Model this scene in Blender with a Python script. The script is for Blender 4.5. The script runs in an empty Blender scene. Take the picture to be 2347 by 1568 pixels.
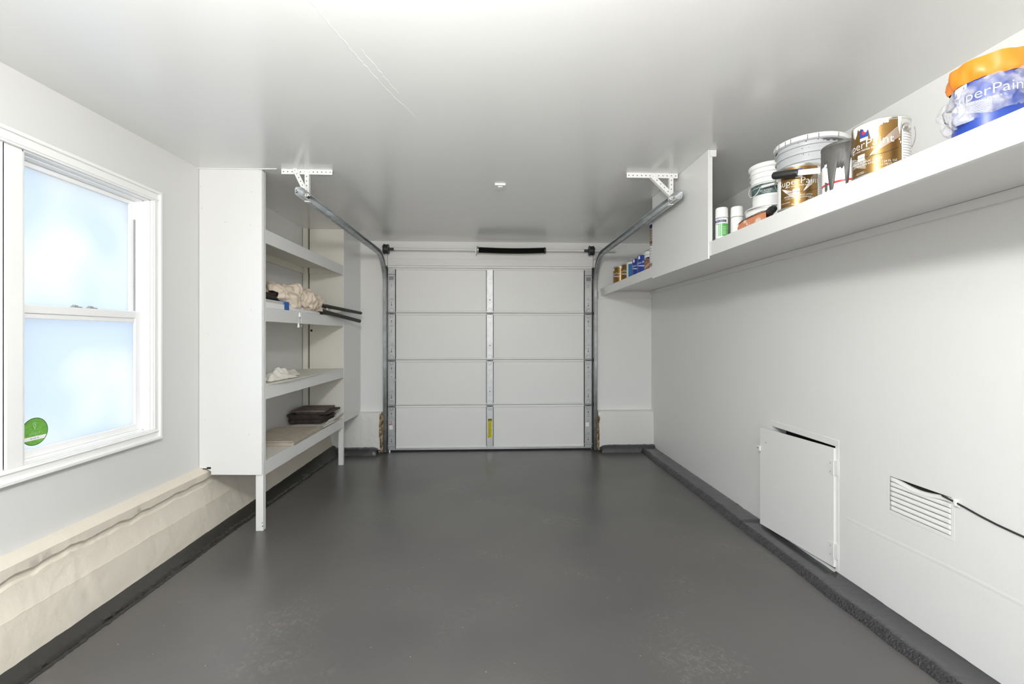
import bpy, bmesh, math, random
from mathutils import Vector, Matrix, noise
random.seed(7)
C = bpy.context.scene.collection
PI = math.pi
EYE = 1.35                                   # camera height above the floor at the garage door

# ------------------------------------------------------------------ camera, world, light, exposure
cam_d = bpy.data.cameras.new('camera'); cam = bpy.data.objects.new('camera', cam_d); C.objects.link(cam)
cam_d.sensor_width = 36.0; cam_d.lens = 36.0 * 1050 / 2347
cam_d.shift_y = -14 / 2347; cam_d.clip_start = 0.02; cam_d.clip_end = 200
cam.location = (0, 0, EYE); cam.rotation_euler = (PI / 2, 0, -math.atan(47.5 / 1050))
bpy.context.scene.camera = cam
sc = bpy.context.scene
sc.view_settings.view_transform = 'Standard'; sc.view_settings.look = 'None'
sc.view_settings.gamma = 1; sc.view_settings.use_curve_mapping = False
sc.view_settings.exposure = 0.68
sc.cycles.max_bounces = 12; sc.cycles.diffuse_bounces = 8; sc.cycles.glossy_bounces = 4
sc.cycles.transmission_bounces = 6; sc.cycles.transparent_max_bounces = 12
sc.cycles.sample_clamp_indirect = 6; sc.cycles.caustics_reflective = False; sc.cycles.caustics_refractive = False
sc.cycles.use_denoising = True

w = bpy.data.worlds.new('sky'); sc.world = w; w.use_nodes = True
nt = w.node_tree; nt.nodes.clear()
out = nt.nodes.new('ShaderNodeOutputWorld'); bg = nt.nodes.new('ShaderNodeBackground')
tc = nt.nodes.new('ShaderNodeTexCoord'); sx = nt.nodes.new('ShaderNodeSeparateXYZ'); cr = nt.nodes.new('ShaderNodeValToRGB')
cr.color_ramp.elements[0].position = 0.45; cr.color_ramp.elements[0].color = (0.72, 0.69, 0.64, 1)
cr.color_ramp.elements[1].position = 0.56; cr.color_ramp.elements[1].color = (0.86, 0.93, 1.0, 1)
mp = nt.nodes.new('ShaderNodeMath'); mp.operation = 'MULTIPLY_ADD'; mp.inputs[1].default_value = 0.5; mp.inputs[2].default_value = 0.5
nt.links.new(tc.outputs['Generated'], sx.inputs[0]); nt.links.new(sx.outputs['Z'], mp.inputs[0])
nt.links.new(mp.outputs[0], cr.inputs[0]); nt.links.new(cr.outputs[0], bg.inputs['Color'])
bg.inputs['Strength'].default_value = 2.5
nt.links.new(bg.outputs[0], out.inputs['Surface'])

def area(name, loc, rot, sxx, syy, power=0, col=(1, 1, 1), portal=False):
    l = bpy.data.lights.new(name, 'AREA'); l.shape = 'RECTANGLE'; l.size = sxx; l.size_y = syy; l.energy = power; l.color = col
    o = bpy.data.objects.new(name, l); C.objects.link(o); o.location = loc; o.rotation_euler = rot
    if portal: l.cycles.is_portal = True
    return o
area('portal_windows', (-2.12, 1.93, 1.46), (0, -PI / 2, 0), 1.5, 1.6, portal=True)
area('portal_rear_opening', (0, -1.72, 1.18), (PI / 2, 0, 0), 3.2, 2.36, portal=True)  # opening behind the camera, added to bring in light
# photographer's flash beside the camera, tilted up so that it bounces off the ceiling
pl = bpy.data.lights.new('bounce_flash', 'SPOT'); pl.energy = 88; pl.shadow_soft_size = 0.06; pl.color = (1.0, 0.985, 0.96); pl.spot_size = math.radians(125); pl.spot_blend = 1.0
po = bpy.data.objects.new('bounce_flash', pl); C.objects.link(po); po.location = (-0.25, -0.25, 1.55); po.rotation_euler = (PI - math.radians(36), 0, 0)
# bare bulb under the ceiling, above and behind the camera
pl = bpy.data.lights.new('ceiling_bulb', 'POINT'); pl.energy = 80; pl.shadow_soft_size = 0.11; pl.color = (1.0, 0.995, 0.98)
po = bpy.data.objects.new('ceiling_bulb', pl); C.objects.link(po); po.location = (-0.22, 0.45, 2.24)

# ------------------------------------------------------------------ materials
MATS = {}
def mat(name, col, rough=0.5, metal=0.0, bump=0.0, bscale=30, var=0.0, vscale=3, spec=0.5, coat=0.0, bdist=0.01, col2=None, lo=.4, hi=.6, stretch=None):
    m = bpy.data.materials.new(name); m.use_nodes = True; MATS[name] = m
    t = m.node_tree; b = t.nodes['Principled BSDF']
    b.inputs['Base Color'].default_value = (*col, 1); b.inputs['Roughness'].default_value = rough; b.inputs['Metallic'].default_value = metal
    b.inputs['Specular IOR Level'].default_value = spec; b.inputs['Coat Weight'].default_value = coat
    tcn = t.nodes.new('ShaderNodeTexCoord'); src = tcn.outputs['Object']
    if stretch:
        mpn = t.nodes.new('ShaderNodeMapping'); mpn.inputs['Scale'].default_value = stretch
        t.links.new(src, mpn.inputs[0]); src = mpn.outputs[0]
    if bump:
        n = t.nodes.new('ShaderNodeTexNoise'); n.inputs['Scale'].default_value = bscale; n.inputs['Detail'].default_value = 5
        bp = t.nodes.new('ShaderNodeBump'); bp.inputs['Strength'].default_value = bump; bp.inputs['Distance'].default_value = bdist
        t.links.new(src, n.inputs['Vector']); t.links.new(n.outputs['Fac'], bp.inputs['Height']); t.links.new(bp.outputs[0], b.inputs['Normal'])
    if var or col2:
        n = t.nodes.new('ShaderNodeTexNoise'); n.inputs['Scale'].default_value = vscale; n.inputs['Detail'].default_value = 6
        r = t.nodes.new('ShaderNodeValToRGB'); r.color_ramp.elements[0].position = lo; r.color_ramp.elements[1].position = hi
        c2 = col2 or tuple(max(0, c * (1 - var)) for c in col)
        r.color_ramp.elements[0].color = (*c2, 1); r.color_ramp.elements[1].color = (*col, 1)
        t.links.new(src, n.inputs['Vector']); t.links.new(n.outputs['Fac'], r.inputs[0]); t.links.new(r.outputs[0], b.inputs['Base Color'])
    return m
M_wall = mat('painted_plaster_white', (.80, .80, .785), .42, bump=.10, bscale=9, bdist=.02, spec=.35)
M_wall_left = mat('painted_wall_white_shaded', (.68, .68, .668), .40, bump=.10, bscale=9, bdist=.02, spec=.35)  # same paint as the other walls, with the window wall's shade put in
M_ceil = mat('glossy_ceiling_paint', (.82, .825, .815), .20, bump=.07, bscale=2.6, bdist=.03, spec=.5)
M_found = mat('cream_painted_concrete', (.69, .635, .545), .5, bump=.35, bscale=14, bdist=.02, spec=.4)
M_foundw = mat('white_painted_concrete', (.76, .755, .72), .5, bump=.35, bscale=14, bdist=.02, spec=.4)
M_curb = mat('black_painted_concrete', (.048, .048, .052), .30, bump=.35, bscale=40, bdist=.006, spec=.6, coat=.3)
M_curbf = mat('black_rough_concrete_face', (.028, .028, .031), .20, bump=1.0, bscale=95, bdist=.02, spec=.7, coat=.4)
M_curbl = mat('black_painted_concrete_smooth', (.030, .029, .026), .38, bump=.25, bscale=30, bdist=.006, spec=.4)
M_trim = mat('white_window_trim', (.84, .84, .83), .3, spec=.5)
M_vinyl = mat('white_vinyl', (.86, .86, .86), .35)
M_cab = mat('white_painted_plywood', (.76, .76, .75), .27, bump=.05, bscale=6, bdist=.01, stretch=(1, 1, .2), spec=.5)
M_cabin = mat('cream_painted_board', (.74, .72, .655), .4, bump=.05, bscale=8)
M_door = mat('white_garage_door_steel', (.83, .83, .81), .42, bump=.05, bscale=60, bdist=.003)
M_galv = mat('galvanised_steel', (.50, .51, .51), .46, .75, var=.10, vscale=14)
M_galvd = mat('darkened_galvanised_steel', (.22, .225, .225), .4, .8)  # darker copy of the steel, for rib outlines and the bracket plate
M_track = mat('grey_galvanised_track', (.50, .53, .54), .42, .7, var=.2, vscale=12)
M_dark = mat('dark_hole', (.012, .012, .012), .8)
M_gap = mat('shadow_gap_brown_wood', (.10, .075, .055), .9, var=.5, vscale=30)
M_black = mat('black_spring_steel', (.012, .012, .011), .45, .3)
M_drum = mat('dark_cast_drum', (.07, .07, .07), .5, .6)
M_wstrap = mat('white_painted_strap', (.82, .82, .81), .35)
M_wplastic = mat('white_plastic', (.86, .86, .85), .35)
M_rubber = mat('black_rubber', (.02, .02, .02), .6)
M_raw = mat('broken_raw_concrete', (.50, .38, .22), .95, bump=1, bscale=40, bdist=.02, col2=(.13, .09, .05), vscale=26)
M_cloth = mat('beige_canvas', (.70, .60, .49), .9, bump=.25, bscale=120, bdist=.002)
M_cloth_w = mat('white_canvas', (.80, .77, .70), .9)
M_pole = mat('black_pole_coating', (.006, .006, .006), .5, spec=.25)
M_tile = mat('beige_tile', (.50, .44, .36), .7, var=.15, vscale=14)
M_dtile = mat('dark_brown_tile', (.05, .035, .028), .65, var=.5, vscale=20)
M_dtop = mat('lighter_brown_tile_face', (.17, .13, .11), .75, var=.4, vscale=16)  # lighter brown than the tiles below the topmost one
M_paper = mat('off_white_paper', (.74, .71, .65), .8)
M_wood = mat('pale_wood_panel', (.80, .77, .69), .5)
M_blue = mat('blue_masking_tape', (.02, .12, .42), .6)
M_gold = mat('bronze_gold_label', (.27, .158, .050), .28, .78)
M_metal = mat('tin_can_metal', (.62, .62, .60), .28, .9)
M_metalw = mat('white_drips_on_rim', (.86, .85, .82), .35)
M_blueL = mat('royal_blue_label', (.015, .05, .30), .35)
M_tealL = mat('teal_blue_label', (.03, .18, .42), .4)
M_white = mat('white_label', (.86, .86, .85), .4)
M_ink = mat('white_ink', (.92, .92, .90), .5)
M_inkk = mat('black_ink', (.02, .02, .025), .6)
M_inkg = mat('grey_ink', (.35, .35, .36), .6)
M_red = mat('red_label', (.62, .02, .03), .4)
M_green = mat('green_label', (.10, .42, .09), .45)
M_lgreen = mat('light_green_label', (.32, .62, .35), .45)
M_dgreen = mat('dark_green_label', (.03, .085, .08), .45, col2=(.12, .17, .16), vscale=60)
M_navy = mat('navy_ink', (.02, .02, .14), .5)
M_brownL = mat('orange_brown_label', (.33, .13, .05), .4)
M_pail = mat('dirty_white_pail', (.50, .51, .53), .4, col2=(.14, .15, .16), vscale=9, lo=.36, hi=.39, stretch=(1, 1, 3))
M_pailw = mat('white_pail', (.87, .87, .86), .35)
M_greyp = mat('wet_grey_paint', (.095, .092, .086), .48, bump=.5, bscale=25, bdist=.01, stretch=(1, 1, .3))
M_orange = mat('orange_plastic', (.76, .225, .015), .4)
M_terra = mat('terracotta_rubber', (.60, .235, .12), .8, col2=(.72, .62, .52), vscale=22, lo=.34, hi=.42)
M_speck = mat('speckled_sponge_edge', (.34, .29, .22), .9, col2=(.05, .04, .035), vscale=90)
M_grip = mat('black_grip', (.018, .018, .018), .4)
M_yellow = mat('yellow_warning_label', (.76, .66, .01), .5)
M_stick = mat('green_sticker', (.16, .42, .06), .45, var=.2, vscale=60)
M_stickd = mat('dark_green_rim', (.035, .12, .03), .45)

# floor: dark satin paint with pale scuffs and specks
M_floor = mat('dark_grey_floor_paint', (.085, .083, .080), .30, bump=.06, bscale=60, bdist=.004)
t = M_floor.node_tree; b = t.nodes['Principled BSDF']; b.inputs['Specular IOR Level'].default_value = .5
tcn = t.nodes.new('ShaderNodeTexCoord')
n1 = t.nodes.new('ShaderNodeTexNoise'); n1.inputs['Scale'].default_value = 1.1; n1.inputs['Detail'].default_value = 4; n1.inputs['Roughness'].default_value = .5
r1 = t.nodes.new('ShaderNodeValToRGB'); r1.color_ramp.elements[0].position = .32; r1.color_ramp.elements[1].position = .72
r1.color_ramp.elements[0].color = (.082, .079, .077, 1); r1.color_ramp.elements[1].color = (.112, .106, .101, 1)
n2 = t.nodes.new('ShaderNodeTexNoise'); n2.inputs['Scale'].default_value = 1.7; n2.inputs['Detail'].default_value = 4; n2.inputs['Roughness'].default_value = .55
r2 = t.nodes.new('ShaderNodeValToRGB'); r2.color_ramp.elements[0].position = .52; r2.color_ramp.elements[1].position = .72
mx = t.nodes.new('ShaderNodeMixRGB'); mx.inputs[2].default_value = (.30, .28, .255, 1)
v = t.nodes.new('ShaderNodeTexVoronoi'); v.inputs['Scale'].default_value = 14; v.inputs['Randomness'].default_value = 1
lt = t.nodes.new('ShaderNodeMath'); lt.operation = 'LESS_THAN'; lt.inputs[1].default_value = .024
mx2 = t.nodes.new('ShaderNodeMixRGB'); mx2.inputs[2].default_value = (.62, .62, .58, 1)
for n in (n1, n2, v): t.links.new(tcn.outputs['Object'], n.inputs['Vector'])
t.links.new(n1.outputs['Fac'], r1.inputs[0]); t.links.new(n2.outputs['Fac'], r2.inputs[0])
n3 = t.nodes.new('ShaderNodeTexNoise'); n3.inputs['Scale'].default_value = 26; n3.inputs['Detail'].default_value = 8; n3.inputs['Roughness'].default_value = .75; n3.inputs['Distortion'].default_value = 1.5
t.links.new(tcn.outputs['Object'], n3.inputs['Vector'])
r3 = t.nodes.new('ShaderNodeMapRange'); r3.inputs['From Min'].default_value = .50; r3.inputs['From Max'].default_value = .80; r3.inputs['To Max'].default_value = 1.0
t.links.new(n3.outputs['Fac'], r3.inputs[0])
m3 = t.nodes.new('ShaderNodeMath'); m3.operation = 'MULTIPLY'; t.links.new(r2.outputs[0], m3.inputs[0]); t.links.new(r3.outputs[0], m3.inputs[1])
t.links.new(m3.outputs[0], mx.inputs[0]); t.links.new(r1.outputs[0], mx.inputs[1])
t.links.new(v.outputs['Distance'], lt.inputs[0]); t.links.new(lt.outputs[0], mx2.inputs[0]); t.links.new(mx.outputs[0], mx2.inputs[1])
t.links.new(mx2.outputs[0], b.inputs['Base Color'])

# frosted glass: daylight diffuses through it
M_frost = bpy.data.materials.new('frosted_glass'); M_frost.use_nodes = True
t = M_frost.node_tree; t.nodes.clear()
o_ = t.nodes.new('ShaderNodeOutputMaterial'); tr = t.nodes.new('ShaderNodeBsdfTranslucent'); gl = t.nodes.new('ShaderNodeBsdfGlossy')
ms = t.nodes.new('ShaderNodeMixShader'); ms.inputs[0].default_value = .05; gl.inputs['Roughness'].default_value = .25
tcn = t.nodes.new('ShaderNodeTexCoord'); nz = t.nodes.new('ShaderNodeTexNoise'); nz.inputs['Scale'].default_value = 2.3; nz.inputs['Detail'].default_value = 1
rz = t.nodes.new('ShaderNodeValToRGB'); rz.color_ramp.elements[0].position = .38; rz.color_ramp.elements[1].position = .56
rz.color_ramp.elements[0].color = (.270, .315, .385, 1); rz.color_ramp.elements[1].color = (.350, .368, .385, 1)  # blue and white tint painted for the sky blurred behind the glass
t.links.new(tcn.outputs['Object'], nz.inputs['Vector']); t.links.new(nz.outputs['Fac'], rz.inputs[0]); t.links.new(rz.outputs[0], tr.inputs['Color'])
t.links.new(tr.outputs[0], ms.inputs[1]); t.links.new(gl.outputs[0], ms.inputs[2]); t.links.new(ms.outputs[0], o_.inputs['Surface'])

M_clear = bpy.data.materials.new('clear_glass_back'); M_clear.use_nodes = True
t = M_clear.node_tree; t.nodes.clear()
o_ = t.nodes.new('ShaderNodeOutputMaterial'); tp = t.nodes.new('ShaderNodeBsdfTransparent'); tp.inputs[0].default_value = (.96, .98, .97, 1); t.links.new(tp.outputs[0], o_.inputs['Surface'])
def frosted_pane(x0, x1, y0, y1, z0, z1, parent):
    """glass pane: the room side is etched, the outer side and the edges are clear"""
    o = mk('pane', bx(x0, x1, y0, y1, z0, z1), M_frost, parent); o.data.materials.append(M_clear)
    for p in o.data.polygons: p.material_index = 0 if p.normal.x > .5 else 1
    return o
M_bag = bpy.data.materials.new('clear_plastic_bag'); M_bag.use_nodes = True
t = M_bag.node_tree; t.nodes.clear()
o_ = t.nodes.new('ShaderNodeOutputMaterial'); tp = t.nodes.new('ShaderNodeBsdfTransparent'); pr = t.nodes.new('ShaderNodeBsdfPrincipled')
pr.inputs['Base Color'].default_value = (.62, .62, .66, 1); pr.inputs['Roughness'].default_value = .18
ms = t.nodes.new('ShaderNodeMixShader'); nz = t.nodes.new('ShaderNodeTexNoise'); nz.inputs['Scale'].default_value = 22; nz.inputs['Detail'].default_value = 5
mr = t.nodes.new('ShaderNodeMapRange'); mr.inputs['From Min'].default_value = .4; mr.inputs['From Max'].default_value = .65; mr.inputs['To Min'].default_value = .10; mr.inputs['To Max'].default_value = .62
tcn = t.nodes.new('ShaderNodeTexCoord'); t.links.new(tcn.outputs['Object'], nz.inputs['Vector'])
t.links.new(nz.outputs['Fac'], mr.inputs[0]); t.links.new(mr.outputs[0], ms.inputs[0])
t.links.new(tp.outputs[0], ms.inputs[1]); t.links.new(pr.outputs[0], ms.inputs[2]); t.links.new(ms.outputs[0], o_.inputs['Surface'])

# ------------------------------------------------------------------ mesh helpers
class MB:
    def __init__(s): s.v = []; s.f = []
    def add(s, vs, fs):
        n = len(s.v); s.v += [tuple(p) for p in vs]; s.f += [tuple(i + n for i in f) for f in fs]; return s
    def box(s, x0, x1, y0, y1, z0, z1):
        return s.add([(x0, y0, z0), (x1, y0, z0), (x1, y1, z0), (x0, y1, z0), (x0, y0, z1), (x1, y0, z1), (x1, y1, z1), (x0, y1, z1)],
                     [(0, 3, 2, 1), (4, 5, 6, 7), (0, 1, 5, 4), (1, 2, 6, 5), (2, 3, 7, 6), (3, 0, 4, 7)])
    def tube(s, pts, r, seg=10, caps=True):
        pts = [Vector(p) for p in pts]; rs = r if isinstance(r, (list, tuple)) else [r] * len(pts)
        up = Vector((0, 0, 1)); rings = []; n0 = len(s.v)
        a = None
        for i, p in enumerate(pts):
            d = (pts[min(i + 1, len(pts) - 1)] - pts[max(i - 1, 0)]).normalized()
            if a is None:
                a = d.cross(up if abs(d.z) < .9 else Vector((1, 0, 0))).normalized()
            a = (a - d * a.dot(d)).normalized(); bb = d.cross(a)
            for k in range(seg):
                th = 2 * PI * k / seg; s.v.append(tuple(p + (a * math.cos(th) + bb * math.sin(th)) * rs[i]))
        for i in range(len(pts) - 1):
            for k in range(seg):
                k2 = (k + 1) % seg; s.f.append((n0 + i * seg + k, n0 + i * seg + k2, n0 + (i + 1) * seg + k2, n0 + (i + 1) * seg + k))
        if caps:
            s.f.append(tuple(n0 + k for k in range(seg))[::-1]); s.f.append(tuple(n0 + (len(pts) - 1) * seg + k for k in range(seg)))
        return s
    def lathe(s, prof, seg=40, c=(0, 0), wob=None):
        n0 = len(s.v)
        for j, (r, z) in enumerate(prof):
            for k in range(seg):
                a = 2 * PI * k / seg; rr_ = r + (wob(a, z) if wob else 0)
                s.v.append((c[0] + rr_ * math.sin(a), c[1] - rr_ * math.cos(a), z))
        for j in range(len(prof) - 1):
            for k in range(seg):
                k2 = (k + 1) % seg; s.f.append((n0 + j * seg + k, n0 + j * seg + k2, n0 + (j + 1) * seg + k2, n0 + (j + 1) * seg + k))
        return s
    def patch(s, r, a0, a1, z0, z1, n=24, m=1):
        """curved piece of a cylinder wall; a in degrees, 0 = local -Y; z0/z1 may be functions of a"""
        n0 = len(s.v)
        for j in range(m + 1):
            for i in range(n + 1):
                a = math.radians(a0 + (a1 - a0) * i / n); u = i / n
                zl = z0(u) if callable(z0) else z0; zh = z1(u) if callable(z1) else z1
                s.v.append((r * math.sin(a), -r * math.cos(a), zl + (zh - zl) * j / m))
        for j in range(m):
            for i in range(n):
                q = n0 + j * (n + 1) + i; s.f.append((q, q + 1, q + n + 2, q + n + 1))
        return s
    def grid(s, fn, nu, nv, closed_v=False):
        n0 = len(s.v); V = nv if closed_v else nv + 1
        for i in range(nu + 1):
            for j in range(V): s.v.append(tuple(fn(i / nu, j / nv)))
        for i in range(nu):
            for j in range(nv):
                j2 = (j + 1) % V if closed_v else j + 1
                s.f.append((n0 + i * V + j, n0 + (i + 1) * V + j, n0 + (i + 1) * V + j2, n0 + i * V + j2))
        return s
    def prism(s, pts2, plane, d0, d1):
        """extrude a polygon; plane 'xz' extrudes along y, 'yz' along x, 'xy' along z"""
        def P(p, d): return {'xz': (p[0], d, p[1]), 'yz': (d, p[0], p[1]), 'xy': (p[0], p[1], d)}[plane]
        n = len(pts2); vs = [P(p, d0) for p in pts2] + [P(p, d1) for p in pts2]
        return s.add(vs, [tuple(range(n))[::-1], tuple(range(n, 2 * n))] + [(i, (i + 1) % n, (i + 1) % n + n, i + n) for i in range(n)])

def children_origin(p):
    loc = Vector((0, 0, 0))
    while p: loc += Vector(p.location); p = p.parent
    return loc
def mk(name, mb, m, parent=None, world=True, smooth=None, bevel=0.0, solid=0.0, loc=None):
    """links one mesh object; the mesh builder's points are world points unless world=False (then local to the parent)"""
    off = Vector((0, 0, 0))
    if world: off = children_origin(parent) if parent else Vector(loc or (0, 0, 0))
    me = bpy.data.meshes.new(name); me.from_pydata([tuple(Vector(p) - off) for p in mb.v], [], mb.f)
    bmm = bmesh.new(); bmm.from_mesh(me); bmesh.ops.recalc_face_normals(bmm, faces=bmm.faces); bmm.to_mesh(me); bmm.free()
    me.materials.append(m)
    if smooth:
        me.polygons.foreach_set('use_smooth', [True] * len(me.polygons)); me.set_sharp_from_angle(angle=math.radians(smooth))
    o = bpy.data.objects.new(name, me); C.objects.link(o)
    if parent: o.parent = parent
    elif loc: o.location = loc
    if bevel:
        bv = o.modifiers.new('bevel', 'BEVEL'); bv.width = bevel; bv.segments = 2; bv.limit_method = 'ANGLE'
    if solid:
        so = o.modifiers.new('solidify', 'SOLIDIFY'); so.thickness = solid; so.offset = 0
    return o
def bx(*a): return MB().box(*a)
def tag(o, label, cat, group=None):
    o['label'] = label; o['category'] = cat
    if group: o['group'] = group
    return o
def thing(name, label, cat, loc=(0, 0, 0), rz=0, group=None):
    o = bpy.data.objects.new(name, None); o.empty_display_size = .05; C.objects.link(o); o.location = loc; o.rotation_euler = (0, 0, rz)
    return tag(o, label, cat, group)
def struct(name, mb, m, parent=None, **k):
    o = mk(name, mb, m, parent, **k); o['kind'] = 'structure'; return o
def sempty(name, loc=(0, 0, 0)):
    o = bpy.data.objects.new(name, None); o.empty_display_size = .05; C.objects.link(o); o.location = loc; o['kind'] = 'structure'; return o

_tc = {}
def text2d(s, size, align='CENTER', sx_=1.0):
    key = (s, size, align, sx_)
    if key in _tc: return _tc[key]
    cu = bpy.data.curves.new('txt', 'FONT'); cu.body = s; cu.size = size; cu.align_x = align; cu.resolution_u = 3; cu.offset = -.010 * size
    ob = bpy.data.objects.new('txt', cu); C.objects.link(ob); bpy.context.view_layer.update()
    dg = bpy.context.evaluated_depsgraph_get(); me = bpy.data.meshes.new_from_object(ob.evaluated_get(dg))
    r = ([(v_.co.x * sx_, v_.co.y) for v_ in me.vertices], [tuple(p.vertices) for p in me.polygons])
    bpy.data.objects.remove(ob); bpy.data.curves.remove(cu); bpy.data.meshes.remove(me)
    _tc[key] = r; return r
def wraptext(mb, s, size, r, a, z, align='CENTER', sx_=1.0, slant=0):
    vs, fs = text2d(s, size, align, sx_)
    pts = []
    for x, y in vs:
        th = math.radians(a) + x / r; pts.append((r * math.sin(th), -r * math.cos(th), z + y + slant * x))
    mb.add(pts, fs)
def swoosh(mb, r, a0, a1, z0, z1, bulge, n, spread, wdt=.0007):
    for k in range(n):
        q = k / max(1, n - 1)
        f = lambda u, q=q: z0 + (z1 - z0) * u + (bulge + spread * q) * math.sin(PI * u * .5) * (1 - .0 * q)
        mb.patch(r, a0, a1, lambda u: f(u) - wdt, lambda u: f(u) + wdt, n=18)

# ------------------------------------------------------------------ the setting
XL, XR, YF, YB, ZC = -1.92, 1.905, 5.38, -1.6, 2.45
def lerp(a, b_, t_): return a + (b_ - a) * t_
def fz(x, y):
    g = 1 if y < 3 else (lerp(1, .5, (y - 3) / 1.8) if y < 4.8 else lerp(.5, 0, min(1, (y - 4.8) / .58)))
    return lerp(.060, .004, min(1, max(0, (x + 1.72) / 3.45))) * g
fl = MB().grid(lambda u, v_: (lerp(-2.05, 2.0, u), lerp(-1.75, 5.6, v_), fz(lerp(-2.05, 2.0, u), lerp(-1.75, 5.6, v_))), 30, 60)
fl.add([(-2.05, -1.75, -.1), (2.0, -1.75, -.1), (2.0, 5.6, -.1), (-2.05, 5.6, -.1)], [(0, 1, 2, 3)])
struct('floor', fl, M_floor, smooth=60)

# ceiling, slightly sagging towards the window wall, with a hairline crack
def cz(x, y):
    return ZC - .034 * max(0, min(1, (3.0 - y) / 1.4)) * max(0, min(1, (-x - .6) / 1.3)) ** 1.5
cl = MB().grid(lambda u, v_: (lerp(-2.1, 2.05, u), lerp(-1.75, 5.6, v_), cz(lerp(-2.1, 2.05, u), lerp(-1.75, 5.6, v_))), 40, 70)
cl.add([(-2.1, -1.75, ZC + .12), (2.05, -1.75, ZC + .12), (2.05, 5.6, ZC + .12), (-2.1, 5.6, ZC + .12)], [(0, 1, 2, 3)])
ceil = struct('ceiling', cl, M_ceil, smooth=60)
crk = MB()
def crack(pts, wd):
    L = []
    for i in range(len(pts) - 1):
        for k in range(6):
            q = k / 6; L.append((lerp(pts[i][0], pts[i + 1][0], q) + random.uniform(-.004, .004), lerp(pts[i][1], pts[i + 1][1], q)))
    L.append(pts[-1])
    for i in range(len(L) - 1):
        (xa, ya), (xb, yb) = L[i], L[i + 1]
        crk.add([(xa - wd, ya, ZC + .0005), (xa, ya, ZC - .0010), (xa + wd, ya, ZC + .0005), (xb - wd, yb, ZC + .0005), (xb, yb, ZC - .0010), (xb + wd, yb, ZC + .0005)],
                [(0, 3, 4, 1), (1, 4, 5, 2)])
crack([(-.61, 1.46), (-.58, 1.6), (-.545, 1.74), (-.53, 1.83), (-.50, 1.93), (-.475, 2.04), (-.42, 2.2), (-.37, 2.36)], .0028)
crack([(-.50, 1.78), (-.47, 1.9), (-.44, 2.02), (-.42, 2.1)], .0018)
mk('crack', crk, M_ceil, ceil)
# paint smear where the shelving meets the ceiling
mk('paint_ridge', MB().prism([(-1.92, 3.088), (-1.55, 3.088), (-1.5, 3.082), (-1.41, 3.078), (-1.41, 3.083), (-1.5, 3.092), (-1.92, 3.1)], 'xy', ZC - .004, ZC + .002), M_ceil, ceil)

# walls
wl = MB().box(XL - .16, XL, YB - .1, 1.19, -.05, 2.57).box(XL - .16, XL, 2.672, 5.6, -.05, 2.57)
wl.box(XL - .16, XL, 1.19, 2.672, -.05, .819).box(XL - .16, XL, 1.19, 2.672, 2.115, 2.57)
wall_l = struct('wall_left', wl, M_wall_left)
# right wall with openings behind the access hatch and the vent
wr = MB()
ys = [YB - .1, 1.812, 2.112, 2.455, 3.030, 5.6]
wr.box(XR, XR + .12, ys[0], ys[1], -.05, 2.57).box(XR, XR + .12, ys[2], ys[3], -.05, 2.57).box(XR, XR + .12, ys[4], ys[5], -.05, 2.57)
wr.box(XR, XR + .12, ys[1], ys[2], -.05, .512).box(XR, XR + .12, ys[1], ys[2], .680, 2.57)
wr.box(XR, XR + .12, ys[3], ys[4], -.05, .055).box(XR, XR + .12, ys[3], ys[4], .738, 2.57)
wr.box(XR + .115, XR + .125, 1.7, 3.3, 0, 1)
wall_r = struct('wall_right', wr, M_wall)
mk('cavity_shade', MB().box(XR + .10, XR + .112, 1.75, 3.2, 0, .9), M_dark, wall_r)  # black sheet inside the wall, so that its openings look dark
wf = MB().box(XL - .16, -1.245, YF, YF + .14, -.05, 2.57).box(1.235, XR + .12, YF, YF + .14, -.05, 2.57).box(-1.245, 1.235, YF, YF + .14, 2.16, 2.57)
struct('wall_far', wf, M_wall)
wb = MB().box(XL - .16, -1.6, YB - .1, YB, -.05, 2.57).box(1.6, XR + .12, YB - .1, YB, -.05, 2.57).box(-1.6, 1.6, YB - .1, YB, 2.36, 2.57)  # unseen wall, left wide open to let sky light in from behind
struct('wall_near', wb, M_wall)

# left concrete footing: ledge, lip, battered face
def nse(x, y, z, s): return noise.noise(Vector((x * s, y * s, z * s)))
def foot(u, v_):
    y = lerp(YB, YF, u)
    lip = .412 + .016 * nse(y, 0, 0, 2.6) + .010 * nse(y, 3, 0, 12) + .004 * nse(y, 3, 2, 40); l2 = .006 * nse(y, 5, 0, 4) + .005 * nse(y, 8, 0, 22)
    gap = .028 + .012 * nse(y, 9, 0, 2.2)
    prof = [(-1.925, .486), (-1.905, .481), (-1.868, .462), (-1.862, .455), (-1.861, lip + .004), (-1.864, lip), (-1.878, lip - .006), (-1.877, lip - gap),
            (-1.866, lip - gap - .008), (-1.8470, .264 + l2), (-1.8445, .261 + l2), (-1.8440, .252 + l2), (-1.800, .098), (-1.802, .06), (-1.925, .06)]
    i = int(round(v_ * (len(prof) - 1))); x, z = prof[i]
    return (x + .0025 * nse(x, y, z, 9) + (.002 * nse(y, 1, z, 30) if 3 < i < 13 else 0), y, z)
found = struct('trim_1', MB().grid(foot, 520, 14), M_found, smooth=35)
found['label'] = 'cream painted concrete footing along the window wall'

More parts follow.
